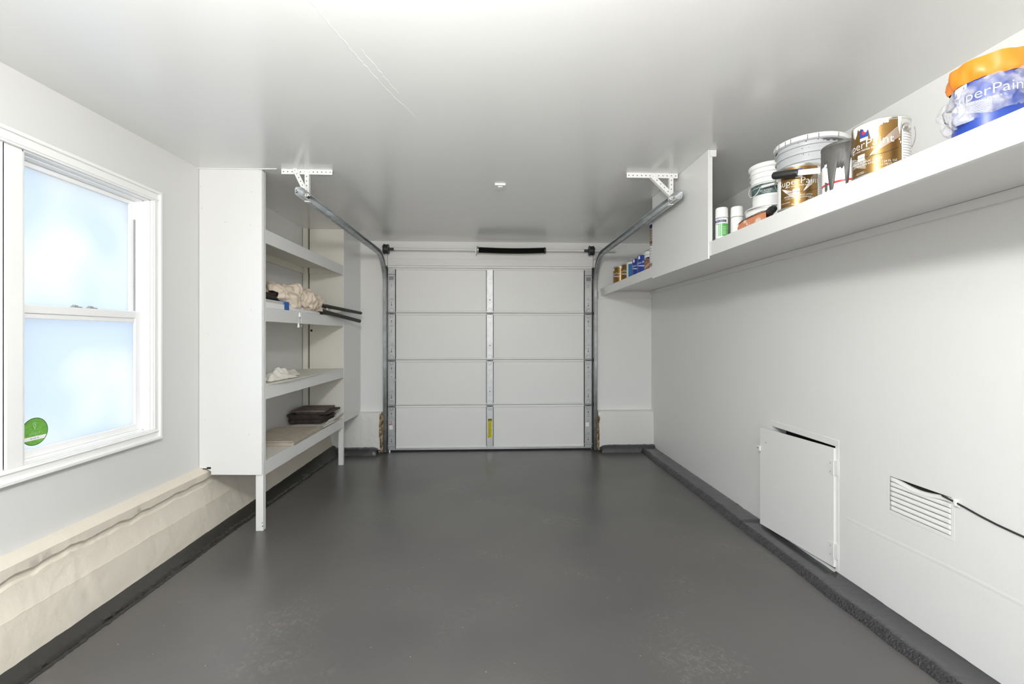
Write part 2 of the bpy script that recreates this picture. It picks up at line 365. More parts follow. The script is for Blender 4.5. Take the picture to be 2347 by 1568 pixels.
def curb(name, fn, n, prof_n, m):
    o = struct(name, MB().grid(fn, n, prof_n), m, smooth=50); return o
def curb_l(u, v_):
    y = lerp(YB, YF, u); e = lerp(-1.722, -1.672, max(0, min(1, (y - 1.5) / 3.7))); f = fz(-1.7, y)
    prof = [(-1.83, f + .01), (-1.806, .104), (-1.795, .102), (-1.78, .095), (e - .030, f + .020), (e - .022, f + .014), (e - .018, f + .004), (e - .012, f + .006), (e - .006, f + .006), (e + .001, f + .003), (e + .006, f - .01)]
    i = int(round(v_ * 10)); x, z = prof[i]; lowp = i > 4; k = 1 if 0 < i < 10 else 0
    r_ = .006 * nse(y, i * 3, 3, 40) + .006 * nse(y, i, 0, 8) if lowp else 0
    return (x + k * (.002 * nse(y, 0, 0, 5) + r_), y, z + k * (.0012 * nse(y, i * .2, 0, 9) + (.0045 * nse(y, i * 3, 5, 45) if lowp else 0)))
curb('baseboard_left', curb_l, 1600, 10, M_curbl)
def curb_r(u, v_):
    y = lerp(.6, YF, u)
    st = lerp(0, -.014, max(0, min(1, (3.17 - y) / .03)))
    e = 1.733 + .012 * nse(y, 2, 0, 2.0) + .007 * nse(y, 7, 0, 6)
    w2 = .040 + .014 * nse(y, 11, 0, 3.1)                         # width of the rough front
    f = fz(1.7, y); h = .047 + st * .6
    prof = [(XR + .01, .040), (XR - .002, .050 + (st if 2.45 < y < 3.17 else 0)), (XR - .03, .048 + st), (e + w2 + .02, h + .001), (e + w2, h), (e + w2 * .86, h - .002)]
    prof += [(e + w2 * q, lerp(f, h, p)) for q, p in ((.66, .84), (.48, .66), (.32, .46), (.18, .27), (.06, .10), (.0, .02))] + [(e - .004, f - .01)]
    i = int(round(v_ * 12)); x, z = prof[i]
    if i in (0, 12): return (x, y, z)
    if i < 5: return (x + (.004 * nse(y, 1, 1, 9) if i == 4 else 0), y, z + .0022 * nse(y, i * .3, 1, 7) + .0010 * nse(x * 3, y, 4, 30) + (.003 * nse(y, 0, 3, 12) if i == 1 else 0))
    return (x + .005 * nse(y, i * 5, 3, 60) + .003 * nse(y, i, 8, 18), y, z + .0055 * nse(y, i * 5, 4, 75))
cbr = curb('baseboard_right', curb_r, 2200, 12, M_curb); cbr.data.materials.append(M_curbf)
cbr.data.polygons.foreach_set('material_index', [1 if (i % 12) >= 4 else 0 for i in range(len(cbr.data.polygons))])
# far wall footing and black curb, left and right of the garage door
def farfoot(x0, x1):
    def fn(u, v_):
        x = lerp(x0, x1, u)
        prof = [(YF + .01, .475), (YF - .05, .470 + .004 * nse(x, 0, 0, 12)), (YF - .068, .462), (YF - .072, .44), (YF - .075, .40), (YF - .082, .09), (YF - .08, .05), (YF + .01, .05)]
        y, z = prof[int(round(v_ * 7))]; return (x, y + .004 * nse(x, y, z, 16), z)
    return fn
mbf = MB().grid(farfoot(XL, -1.262), 50, 7).grid(farfoot(1.252, XR), 50, 7)
for xe in (-1.262, 1.252):
    mbf.prism([(YF + .01, .475), (YF - .05, .470), (YF - .072, .44), (YF - .08, .05), (YF + .01, .05)], 'yz', xe, xe + .0006)
struct('trim_2', mbf, M_foundw, smooth=40)
def farcurb(x0, x1, fr):
    def fn(u, v_):
        x = lerp(x0, x1, u); f = fz(x, 5.2); tp_ = .082 - .03 * max(0, (abs(x) < 1.33) * (1.33 - abs(x)) / .08)
        prof = [(YF - .06, f), (YF - .085, tp_ - .003), (YF - .10, tp_), (YF - fr, tp_ - .008), (YF - fr - .02, tp_ - .03), (YF - fr - .03, f + .012), (YF - fr - .034, f - .012)]
        i = int(round(v_ * 6)); y, z = prof[i]; k = 1 if 0 < i < 6 else 0
        return (x, y + k * .008 * nse(x, i, 0, 13), z + k * .006 * nse(x, i, 5, 22))
    return fn
mbc = MB().grid(farcurb(XL, -1.29, .15), 90, 6).grid(farcurb(1.275, XR, .12), 90, 6)
struct('baseboard_far', mbc, M_curb, smooth=50)
# crumbling raw concrete beside the track, left and right
rawo = MB()
for (xa, xb, z0, z1) in ((-1.285, -1.236, .02, .46), (1.232, 1.268, .02, .42)):
    def rf(u, v_, xa=xa, xb=xb, z0=z0, z1=z1):
        z = lerp(z0, z1, u); wv = .5 + .5 * nse(z, xa, 0, 9)
        a = v_ * PI; cx = (xa + xb) / 2; rx = (xb - xa) / 2 * (.6 + .5 * wv)
        if u in (0, 1): rx *= .3
        return (cx - rx * math.cos(a) + .008 * nse(z, a, 0, 14), YF - .055 - .045 * math.sin(a) * (.7 + .5 * wv) + .012 * nse(z * 3, a, 2, 9), z)
    rawo.grid(rf, 60, 10)
raw = struct('trim_3', rawo, M_raw); raw['label'] = 'crumbling bare concrete edges beside the garage door tracks'
# header boards over the door
struct('trim_4', MB().box(-1.225, 1.20, YF - .022, YF - .001, 2.165, 2.248), M_wall, bevel=.002)
struct('trim_5', MB().box(-1.205, 1.19, YF - .016, YF + .03, 2.142, 2.164), M_door, bevel=.003)
struct('trim_6', MB().box(-1.243, -1.203, YF + .02, YF + .10, 0, 2.16).box(1.198, 1.233, YF + .02, YF + .10, 0, 2.16), M_gap)
# plaster seam low on the right wall
def seam(u, v_):
    y = lerp(.2, 2.4, u); z = .40 - .02 * (y - 1) + .01 * nse(y, 0, 0, 3)
    return (XR - .0007 * math.sin(PI * v_), y, z + .02 * (v_ - .5))
struct('trim_7', MB().grid(seam, 60, 4), M_wall, smooth=60)

# ------------------------------------------------------------------ windows in the left wall
win = sempty('window_1', (XL, 2.32, .76)); win['label'] = 'frosted double-hung window with the round green sticker'
Z0, Z1, Y0, Y1 = .819, 2.115, 1.19, 2.672
CW = .060
def casing(y0, y1, z0, z1, inner):           # stepped moulding: flat, bead, back band
    mb = MB().box(XL - .001, XL + .014, y0, y1, z0, z1)
    if inner == 'top': mb.box(XL, XL + .026, y0, y1, z1 - .016, z1).box(XL, XL + .019, y0, y1, z0 + .008, z0 + .016)
    if inner == 'bot': mb.box(XL, XL + .026, y0, y1, z0, z0 + .016).box(XL, XL + .019, y0, y1, z1 - .016, z1 - .008)
    if inner == 'far': mb.box(XL, XL + .0263, y1 - .0163, y1 + .0003, z0 - CW - .0003, z1 + CW + .0003).box(XL, XL + .019, y0 + .008, y0 + .016, z0, z1)
    if inner == 'near': mb.box(XL, XL + .0263, y0 - .0003, y0 + .0163, z0 - CW - .0003, z1 + CW + .0003).box(XL, XL + .019, y1 - .016, y1 - .008, z0, z1)
    return mb
mk('casing', casing(Y0 - CW, Y1 + CW, Z1, Z1 + CW, 'top'), M_trim, win, bevel=.003)
mk('casing', casing(Y0 - CW, Y1 + CW, Z0 - CW, Z0, 'bot'), M_trim, win, bevel=.003)
mk('casing', casing(Y1, Y1 + CW, Z0, Z1, 'far'), M_trim, win, bevel=.003)
mk('casing', casing(Y0 - CW, Y0, Z0, Z1, 'near'), M_trim, win, bevel=.003)
mk('mullion', MB().box(XL - .12, XL + .006, 1.897, 1.966, Z0, Z1 - .008).box(XL - .02, XL - .001, 1.885, 1.978, Z0, Z1), M_trim, win, bevel=.004)
def one_window(par, ya, yb):
    x = XL
    fr = MB().box(x - .15, x - .035, ya, ya + .012, Z0, Z1).box(x - .15, x - .035, yb - .012, yb, Z0, Z1)
    fr.box(x - .15, x - .035, ya, yb, Z1 - .012, Z1).box(x - .15, x - .035, ya, yb, Z0, Z0 + .010)
    mk('jamb', fr, M_vinyl, par, bevel=.002)
    mk('jamb_liner', MB().box(x - .0350, x - .001, ya, ya + .006, Z0, Z1).box(x - .035, x - .001, yb - .006, yb, Z0, Z1).box(x - .035, x - .001, ya, yb, Z1 - .005, Z1).box(x - .035, x - .001, ya, yb, Z0, Z0 + .003), M_trim, par, bevel=.001)
    if par is win: mk('track_groove_shade', MB().box(x - .098, x - .072, yb - .020, yb - .0115, 1.49, 2.0), M_inkg, par)  # grey strip painted in for the dark recess of the sash track
    # lower sash (inner plane)
    a, b_ = ya + .010, yb - .010; s = .038
    lo = MB().box(x - .072, x - .045, a, a + s, Z0 + .010, 1.484).box(x - .072, x - .045, b_ - s, b_, Z0 + .010, 1.484)
    lo.box(x - .072, x - .043, a + s, b_ - s, Z0 + .010, Z0 + .045).box(x - .072, x - .043, a + s, b_ - s, 1.447, 1.484)
    ls = mk('lower_sash', lo, M_vinyl, par, bevel=.003)
    frosted_pane(x - .062, x - .057, a + s - .004, b_ - s + .004, Z0 + .04, 1.452, ls)
    mk('glazing_bead', MB().box(x - .057, x - .050, a + s, b_ - s, 1.425, 1.447), M_vinyl, ls, bevel=.002)
    up = MB().box(x - .104, x - .077, a, a + .034, 1.447, Z1 - .012).box(x - .104, x - .077, b_ - .034, b_, 1.447, Z1 - .012)
    up.box(x - .104, x - .077, a + .034, b_ - .034, 2.080, Z1 - .012).box(x - .104, x - .077, a + .034, b_ - .034, 1.447, 1.480)
    us = mk('upper_sash', up, M_vinyl, par, bevel=.003)
    frosted_pane(x - .094, x - .089, a + .03, b_ - .03, 1.475, 2.085, us)
    for q in (.44, .56):
        yy = lerp(ya, yb, q); mk('latch', MB().box(x - .066, x - .048, yy - .022, yy + .022, 1.4835, 1.490).tube([(x - .057, yy - .012, 1.489), (x - .057, yy - .012, 1.497)], .006, 10).box(x - .068, x - .060, yy - .012, yy + .014, 1.490, 1.496), M_inkg, ls)
    return ls
ls1 = one_window(win, 1.966, 2.672)
win2 = sempty('window_2', (XL, 1.54, .76)); one_window(win2, 1.19, 1.897)
# green round sticker low on the pane
sx0 = XL - .0565; sy, sz, sr = 1.966 + .010 + .038 + .062, .935, .060
def disc(x, y, z, r, x2, n=40): return MB().add([(x, y + r * math.cos(2 * PI * k / n), z + r * math.sin(2 * PI * k / n)) for k in range(n)] + [(x2, y + r * math.cos(2 * PI * k / n), z + r * math.sin(2 * PI * k / n)) for k in range(n)],
        [tuple(range(n)), tuple(range(n, 2 * n))] + [(k, (k + 1) % n, (k + 1) % n + n, k + n) for k in range(n)])
st = mk('sticker', disc(sx0, sy, sz, sr, sx0 + .0004), M_stickd, None, loc=(sx0, sy, sz))
tag(st, 'round green security sticker low on the frosted window pane', 'sticker')
mk('sticker_face', disc(sx0 + .0004, sy, sz, sr - .0035, sx0 + .0008), M_stick, st)
bnd = MB(); n = 20
zb0, zb1 = sz - .036, sz - .020
def hw(z): return math.sqrt(max(0, (sr - .0036) ** 2 - (z - sz) ** 2))
bnd.add([(sx0 + .0010, sy - hw(zb0), zb0), (sx0 + .0010, sy + hw(zb0), zb0), (sx0 + .0010, sy + hw(zb1), zb1), (sx0 + .0010, sy - hw(zb1), zb1)], [(0, 1, 2, 3)])
mk('sticker_band', bnd, M_white, st)
tx = MB()
vs, fs = text2d('vivint', .024); tx.add([(sx0 + .0011, sy + x_, sz - .014 + y_) for x_, y_ in vs], fs)
for k in range(24):
    a0 = 2 * PI * k / 24; a1 = 2 * PI * (k + 1) / 24
    for (ra, rb) in ((.0035, .007),):
        tx.add([(sx0 + .0011, sy + ra * math.cos(a0), sz + .026 + ra * math.sin(a0)), (sx0 + .0011, sy + rb * math.cos(a0), sz + .026 + rb * math.sin(a0)), (sx0 + .0011, sy + rb * math.cos(a1), sz + .026 + rb * math.sin(a1)), (sx0 + .0011, sy + ra * math.cos(a1), sz + .026 + ra * math.sin(a1))], [(0, 1, 2, 3)])
    if 3 <= k < 9:
        ra, rb = .011, .014
        tx.add([(sx0 + .0011, sy + ra * math.cos(a0), sz + .026 + ra * math.sin(a0)), (sx0 + .0011, sy + rb * math.cos(a0), sz + .026 + rb * math.sin(a0)), (sx0 + .0011, sy + rb * math.cos(a1), sz + .026 + rb * math.sin(a1)), (sx0 + .0011, sy + ra * math.cos(a1), sz + .026 + ra * math.sin(a1))], [(0, 1, 2, 3)])
tx.add([(sx0 + .0011, sy - .003, sz + .020), (sx0 + .0011, sy + .003, sz + .020), (sx0 + .0011, sy + .0018, sz + .008), (sx0 + .0011, sy - .0018, sz + .008)], [(0, 1, 2, 3)])
mk('sticker_lettering', tx, M_lgreen, st)
tx = MB()
for k, (ya, yb) in enumerate(((-.02, -.010), (-.007, .006), (.009, .018))):
    tx.add([(sx0 + .0013, sy + ya, sz - .030), (sx0 + .0013, sy + yb, sz - .030), (sx0 + .0013, sy + yb, sz - .0265), (sx0 + .0013, sy + ya, sz - .0265)], [(0, 1, 2, 3)])
mk('small_print', tx, M_inkg, st)

# ------------------------------------------------------------------ garage door (door_1)
gd = sempty('door_1', (0, YF + .03, .01)); gd['label'] = 'white four-section garage door with galvanised stiles'
DX0, DX1, DY = -1.20, 1.192, YF + .022
zj = [.030, .537, 1.069, 1.618, 2.145]
def dots(mb, x, z, w_, h_, y): mb.box(x - w_, x + w_, y - .0008, y + .0004, z - h_, z + h_)
for i in range(4):
    a, b_ = zj[i], zj[i + 1]
    pnl = MB().box(DX0, DX1, DY, DY + .045, a + .0025, b_ - .0025)
    pnl.prism([(DY, a + .0025), (DY - .006, a + .006), (DY - .007, a + .022), (DY, a + .028)], 'yz', DX0, DX1)
    pnl.prism([(DY, b_ - .0025), (DY - .006, b_ - .006), (DY - .007, b_ - .022), (DY, b_ - .028)], 'yz', DX0, DX1)
    sec = mk('door_section', pnl, M_door, gd)
    mk('section_joint', bx(DX0, DX1, DY + .004, DY + .03, b_ - .004, b_ + .004) if i < 3 else bx(DX0, DX1, DY + .01, DY + .03, b_ - .002, b_ + .012), M_inkg if i < 3 else M_trim, sec)
    za, zb = a + .004, b_ - .004
    if i == 3: zb -= .012
    for kind_, x0, x1 in (('end_stile', DX0, DX0 + .082), ('centre_stile', -.054, .020), ('end_stile', DX1 - .085, DX1)):
        s1 = mk(kind_, MB().box(x0, x1, DY - .013, DY, za, zb).box(x0, x0 + .006, DY - .016, DY - .01, za, zb).box(x1 - .006, x1, DY - .016, DY - .01, za, zb), M_galv, sec, bevel=.001)
        h = MB(); cxs = (x0 + x1) / 2; yq = DY - .013
        rng = zb - za
        if kind_ == 'end_stile':
            for q in (.30, .72): 
                for dx in (-.022, -.004, .006, .022): dots(h, cxs + dx, za + rng * q, .0022, .0028, yq)
                for dx in (-.004, .006): dots(h, cxs + dx, za + rng * q + .016, .0022, .0028, yq)
            for q in (.20, .23, .60, .64, .80): dots(h, cxs, za + rng * q, .0028, .004, yq)
            for q in (.17, .83): dots(h, cxs, za + rng * q, .0052, .0058, yq)
            h.box(x0 - .002 if x0 < 0 else x0 - .008, x0 if x0 < 0 else x0 - .001, DY - .012, DY, za, zb)
            if x0 < 0: h.box(x1 + .0005, x1 + .007, DY - .008, DY, za, zb)
        else:
            for q in (.22, .38, .78): dots(h, cxs, za + rng * q, .0022, .003, yq)
            dots(h, cxs, za + rng * .30, .0050, .0055, yq)
            h.box(x0 - .006, x0 - .0005, DY - .004, DY, za, zb).box(x1 + .0005, x1 + .006, DY - .004, DY, za, zb)
        mk('holes_and_edge_lines', h, M_dark, sec)  # dark squares for the holes, dark strips along the stile edges
def hinge(x, z, roller=0, nm='hinge'):
    yh = DY - .013; h = MB()
    h.tube([(x - .038, yh - .012, z), (x + .038, yh - .012, z)], .007, 12)
    h.box(x - .036, x + .036, yh - .004, yh, z - .020, z + .020)
    for sgn in (1, -1):
        if nm == 'top_fixture' and sgn == 1: continue
        for q in (-1, 1):                              # raised ribs of the A-shaped leaf
            h.add([(x + q * .030, yh, z + sgn * .012), (x + q * .022, yh, z + sgn * .012), (x + q * .003, yh, z + sgn * .058), (x + q * .009, yh, z + sgn * .058),
                   (x + q * .030, yh - .008, z + sgn * .012), (x + q * .022, yh - .008, z + sgn * .012), (x + q * .003, yh - .005, z + sgn * .058), (x + q * .009, yh - .005, z + sgn * .058)],
                  [(0, 1, 2, 3), (4, 5, 6, 7), (0, 1, 5, 4), (1, 2, 6, 5), (2, 3, 7, 6), (3, 0, 4, 7)])
        h.add([(x - .022, yh - .002, z + sgn * .012), (x + .022, yh - .002, z + sgn * .012), (x, yh - .002, z + sgn * .055)], [(0, 1, 2)])
    o = mk(nm, h, M_galv, gd, smooth=40)
    d2 = MB()
    for sgn in (1, -1):
        for q in (-1, 1):
            for (xa, xb) in ((.0335, .0115), (.0195, -.0005)):
                d2.add([(x + q * xa, yh - .0015, z + sgn * .012), (x + q * (xa - .0035), yh - .0015, z + sgn * .012), (x + q * (xb - .0028), yh - .0015, z + sgn * .061), (x + q * xb, yh - .0015, z + sgn * .061)], [(0, 1, 2, 3)])
    mk('rib_shade_outline', d2, M_galvd, o)  # dark outlines painted in for the shade along the pressed ribs
    mk('hinge_gap', MB().box(x - .038, x + .038, yh - .005, yh - .0005, z - .0165, z - .0085).box(x - .038, x + .038, yh - .004, yh - .0005, z + .008, z + .0105), M_dark, o)
    if roller:
        xe = x + roller * .055
        mk('roller', MB().tube([(x, yh - .012, z - .002), (xe, yh - .012, z - .002)], .005, 10).tube([(xe - .006, yh - .012, z - .002), (xe + .006, yh - .012, z - .002)], .020, 20), M_drum, o, smooth=40)
XS = (DX0 + .041, -.017, DX1 - .042)
for zq in zj[1:4]:
    hinge(XS[0], zq, -1); hinge(XS[1], zq); hinge(XS[2], zq, 1)
for xx, d in ((XS[0], -1), (XS[2], 1)):
    f = mk('top_roller_bracket', MB().box(xx - .035, xx + .033, DY - .032, DY - .013, 2.045, 2.058).box(xx - .03, xx + .03, DY - .022, DY - .013, 2.0, 2.045).tube([(xx - .038, DY - .03, 2.062), (xx + .04, DY - .03, 2.062)], .006, 10), M_galv, gd)
    mk('bracket_plate', bx(xx - .028, xx + .028, DY - .0235, DY - .0222, 2.000, 2.042), M_galvd, f)
    f = mk('bottom_roller_bracket', MB().box(xx - .038, xx + .036, DY - .022, DY - .013, .030, .075).tube([(xx - .05, DY - .025, .072), (xx + .045, DY - .025, .072)], .007, 10), M_galv, gd)
mk('step_bracket', MB().box(-1.205, -1.112, DY - .03, DY - .013, .818, .828).box(-1.2, -1.12, DY - .018, DY - .013, .80, .86).box(-1.122, -1.112, DY - .03, DY - .013, .815, .85), M_galv, gd)
mk('bottom_rail', bx(DX0 + .01, DX1 - .01, DY - .010, DY + .045, .018, .032), M_galv, gd, bevel=.002)
mk('bottom_seal', MB().tube([(DX0 + .02, DY + .02, .008), (DX1 - .005, DY + .02, .008)], .014, 12), M_rubber, gd)
# yellow warning label with print
lab = mk('warning_label', bx(-.040, .009, DY - .0150, DY - .0132, .150, .378), M_yellow, gd); lab['label'] = 'yellow warning label'
mb = MB().box(-.0375, .0065, DY - .0154, DY - .0148, .346, .375)
for k in range(26):
    z = .335 - k * .0068; mb.box(-.036, -.036 + random.uniform(.028, .041), DY - .0154, DY - .0149, z - .0012, z + .0009)
mb.box(-.037, -.029, DY - .0154, DY - .0148, .156, .164)
mk('label_print', mb, M_inkk, lab)
mb = MB(); vs, fs = text2d('WARNING', .0088); mb.add([(x_ - .0155, DY - .0158, .3615 + y_) for x_, y_ in vs], fs); mb.box(-.030, .004, DY - .0158, DY - .0153, .350, .355)
mk('label_heading', mb, M_yellow, lab)
for (xc, zc_, rot, mm) in ((-1.168, .290, .12, M_red), (1.138, .305, 0, M_inkg)):
    mb = MB(); w_, h_ = .021, .030
    P = [(-w_, -h_), (w_, -h_), (w_, h_), (-w_, h_)]; c_, s_ = math.cos(rot), math.sin(rot)
    mb.add([(xc + x_ * c_ - y_ * s_, DY - .0138, zc_ + x_ * s_ + y_ * c_) for x_, y_ in P], [(0, 1, 2, 3)])
    sl = mk('small_sticker', mb, M_white, gd, solid=.0006)
    mb = MB(); mb.add([(xc + x_ * c_ - y_ * s_, DY - .0142, zc_ + x_ * s_ + y_ * c_) for x_, y_ in [(-w_, h_ * .72), (w_, h_ * .72), (w_, h_), (-w_, h_)]], [(0, 1, 2, 3)])
    mk('sticker_stripe', mb, mm, sl)

# ------------------------------------------------------------------ tracks and hangers
def perf(p, d, n_dir, length, wid, nh, hr=.0042):
    """perforated flat strip from p along d, its face normal n_dir; returns an MB"""
    d = Vector(d).normalized(); nn = Vector(n_dir).normalized(); sd = nn.cross(d).normalized(); mb = MB(); cl_ = length / nh; hw_ = wid / 2; th = .002
    for k in range(nh):
        c = Vector(p) + d * (cl_ * (k + .5)); outer = []; inner = []
        for q in range(8):
            a = PI / 4 * q; ca, sa = math.cos(a), math.sin(a); m_ = max(abs(ca), abs(sa))
            outer.append(c + d * (ca / m_ * cl_ / 2) + sd * (sa / m_ * hw_)); inner.append(c + d * ca * hr + sd * sa * hr)
        V_ = [v_ + nn * th / 2 for v_ in outer] + [v_ + nn * th / 2 for v_ in inner] + [v_ - nn * th / 2 for v_ in outer] + [v_ - nn * th / 2 for v_ in inner]
        F = []
        for q in range(8):
            r_ = (q + 1) % 8; F += [(q, r_, r_ + 8, q + 8), (q + 16, r_ + 16, r_ + 24, q + 24), (q + 8, r_ + 8, r_ + 24, q + 24), (q, r_, r_ + 16, q + 16)]
        mb.add(V_, F)
    return mb
def lstrap(p, d, n1, n2, length, nh, wid=.032):
    """slotted L-angle: flange facing n1 and flange facing n2 sharing an edge"""
    a = perf(Vector(p) + Vector(n2).normalized() * -wid / 2, d, n1, length, wid, nh)
    b_ = perf(Vector(p) + Vector(n1).normalized() * -wid / 2 * 1.0, d, n2, length, wid, nh)
    a.add(b_.v, b_.f); return a
def track(sgn, X, yend, label):
    root = thing('garage_door_track', label, 'track', (X, YF - .03, .012), 0, 'garage door tracks')
    path = [(YF - .035, .012), (YF - .035, 1.0), (YF - .037, 1.70)]
    R_ = .36
    for k in range(0, 13):
        a = PI / 2 * k / 12; path.append((YF - .037 - R_ * (1 - math.cos(a)), 1.905 + R_ * math.sin(a)))
    path.append((yend, 2.268))
    prof = [(sgn * -.020, .020), (sgn * -.020, .026), (sgn * .016, .026), (sgn * .022, .014), (sgn * .022, -.016), (sgn * .016, -.024), (sgn * -.016, -.026), (sgn * -.020, -.016)]
    def fn(u, v_):
        i = int(round(u * (len(path) - 1))); y, z = path[i]
        y0, z0 = path[max(0, i - 1)]; y1, z1 = path[min(len(path) - 1, i + 1)]
        ty, tz = y1 - y0, z1 - z0; L_ = math.hypot(ty, tz); ty, tz = ty / L_, tz / L_
        ny, nz_ = tz, -ty                                   # normal, up for the horizontal run
        a, c = prof[int(round(v_ * 7))]
        return (X + a, y + ny * c, z + nz_ * c)
    mk('rail', MB().grid(fn, len(path) - 1, 7), M_track, root, smooth=40, solid=.0022)
    # hanger: perforated angle on the ceiling, drop strap, diagonal brace
    yh = yend + .12
    x0 = X - .16 if sgn < 0 else X - .31; x1 = X + .17 if sgn < 0 else X + .04
    hb = mk('ceiling_angle', lstrap((x0, yh, ZC - .001), (1, 0, 0), (0, -1, 0), (0, 0, 1), x1 - x0, 12), M_wstrap, root)
    mk('drop_strap', lstrap((X + .018 * -sgn, yh - .004, ZC - .215), (0, 0, 1), (0, -1, 0), (-sgn, 0, 0), .213, 7, .026), M_wstrap, root)
    if sgn < 0: pa, pb = (X - .085, yh - .010, ZC - .004), (X + .002, yh - .05, ZC - .165)
    else: pa, pb = (X - .155, yh - .010, ZC - .024), (X - .006, yh - .02, ZC - .175)
    dv = Vector(pb) - Vector(pa)
    mk('diagonal_brace', lstrap(pa, dv, (0, -1, 0), (-.8, 0, -.5) if sgn < 0 else (-.7, 0, -.7), dv.length, 6, .028), M_wstrap, root)
    mk('track_bolt', MB().tube([(X - .03 * sgn, yh - .01, 2.262), (X + .006 * sgn, yh - .01, 2.262)], .006, 8).tube([(X - .024 * sgn, yh - .01, 2.262), (X - .019 * sgn, yh - .01, 2.262)], .010, 6), M_galv if sgn > 0 else M_drum, root)
    hl = MB()
    for k, (dy, dz) in enumerate(((.014, .012), (.014, -.004), (.03, .004))): hl.tube([(X - sgn * -.019, yend + dy, 2.268 + dz), (X - sgn * -.0215 + sgn * .003, yend + dy, 2.268 + dz)], .0045, 8)
    mk('rail_hole', hl, M_dark if sgn < 0 else M_wstrap, root)
    # flag bracket beside the curve and jamb brackets
    mk('flag_bracket', MB().box(X + .020 * sgn, X + .024 * sgn, YF - .05, YF - .001, 1.90, 2.20).box(min(X + .02 * sgn, X + .05 * sgn), max(X + .02 * sgn, X + .05 * sgn), YF - .004, YF - .001, 1.90, 2.15), M_wall, root)
    for z in (.35, .82, 1.18, 1.66):
        mk('jamb_bracket', MB().box(min(X + .02 * sgn, X + .052 * sgn), max(X + .02 * sgn, X + .052 * sgn), YF - .008, YF - .002, z - .03, z + .03).box(X + .0215 * sgn, X + .0245 * sgn, YF - .05, YF - .004, z - .02, z + .02), M_wall, root)
    mk('lift_cable', MB().tube([(X - .032 * sgn, YF - .045, .08), (X - .030 * sgn, YF - .055, 2.29)], .0016, 6), M_drum, root)
    return root
track(-1, -1.222, 2.965, 'left grey steel garage door track on perforated white ceiling hanger')
track(1, 1.222, 2.93, 'right grey steel garage door track ending beside the boxed plywood panel')

# torsion spring shaft
sh = thing('torsion_shaft', 'white torsion shaft above garage door with black coil spring and cable drums', 'door spring', (0, YF - .11, 2.337))
yS, zS = YF - .11, 2.337
mk('shaft', MB().tube([(-1.30, yS, zS + .002), (-.15, yS, zS - .001), (.6, yS, zS), (1.44, yS, zS + .003)], .0125, 16), M_wall, sh, smooth=40)
spp = MB(); pts = []; rs = []; N = 300
for k in range(N + 1):
    q = k / N; pts.append((lerp(-.142, .612, q), yS, zS - .009 * math.sin(PI * q))); rs.append(.0335 if k % 2 else .0305)
spp.tube(pts, rs, 22); mk('coil_spring', spp, M_black, sh)
for x, r_ in ((-.152, .038), (.618, .036)):
    mk('winding_cone', MB().tube([(x - .014, yS, zS), (x - .006, yS, zS), (x + .006, yS, zS), (x + .012, yS, zS)], [.02, r_, r_, .024], 18), M_galv if x < 0 else M_drum, sh, smooth=30)
mk('centre_bracket', MB().box(-.178, -.170, yS - .03, YF - .001, zS - .052, zS + .054).box(-.20, -.165, YF - .006, YF - .001, zS - .06, zS + .06).tube([(-.185, yS, zS), (-.165, yS, zS)], .030, 16), M_wall, sh)
for x, d in ((-1.192, 1), (1.160, -1)):
    dm = MB().tube([(x - .028, yS, zS), (x - .022, yS, zS), (x - .018, yS, zS), (x + .014, yS, zS), (x + .018, yS, zS), (x + .026, yS, zS)], [.058, .060, .051, .050, .057, .054], 32)
    dm.tube([(x + d * .02, yS, zS), (x + d * .085, yS, zS)], .0165, 14)
    for k in range(5): dm.tube([(x - .016 + k * .007, yS, zS), (x - .014 + k * .007, yS, zS)], .053, 28)
    mk('cable_drum', dm, M_drum, sh, smooth=30)
    mk('bearing_plate', MB().box(x - d * .045, x - d * .040, yS - .03, YF - .001, zS - .09, zS + .04), M_wall, sh)

# small white box on the ceiling
sb = thing('ceiling_sensor', 'small white rectangular box fixed to the middle of the ceiling', 'sensor', (.064, 3.36, ZC - .016))
mk('housing', bx(.025, .103, 3.30, 3.42, ZC - .014, ZC), M_wplastic, sb, bevel=.003)
mk('inner_cover', bx(.048, .082, 3.325, 3.385, ZC - .019, ZC - .013), M_wplastic, sb, bevel=.002)

# ------------------------------------------------------------------ left shelving unit
XF = -1.515; YA, YZ = 3.10, 4.79
su = thing('shelving_unit', 'tall built-in white shelving unit left of the garage door', 'shelves', (-1.7, 3.9, .05))
ep = MB().prism([(-1.918, .483), (-1.872, .476), (-1.842, .458), (-1.842, .436), (XF, .430), (XF, ZC - .001), (-1.918, ZC - .001)], 'xz', YA, YA + .012)
mk('end_panel', ep, M_cab, su, bevel=.001)
mk('front_leg', MB().box(XF - .046, XF + .002, YA + .0125, YA + .050, fz(-1.5, 3.1), 2.444), M_cab, su, bevel=.002)
mk('front_leg', MB().box(XF - .046, XF + .002, YZ - .035, YZ + .002, fz(-1.5, 4.8), .50), M_cab, su, bevel=.002)
mk('far_panel', MB().box(-1.865, XF - .006, YZ + .002, YZ + .012, .455, ZC - .001), M_cabin, su)
mk('corner_post', MB().box(-1.915, -1.872, YZ - .040, YZ + .001, .49, ZC - .001), M_cabin, su, bevel=.001)
mk('post_gap', MB().box(-1.8700, -1.8665, YZ - .002, YZ + .006, .49, ZC - .002).box(-1.919, -1.9155, YZ - .03, YZ, .49, ZC - .002), M_dark, su)
mk('side_panel', MB().prism([(YZ - .012, .462), (YZ - .012, ZC - .001), (YF - .001, ZC - .001), (YF - .001, .452)], 'yz', XF - .006, XF + .003), M_cab, su)
tops = [2.066, 1.540, 1.015, .509]
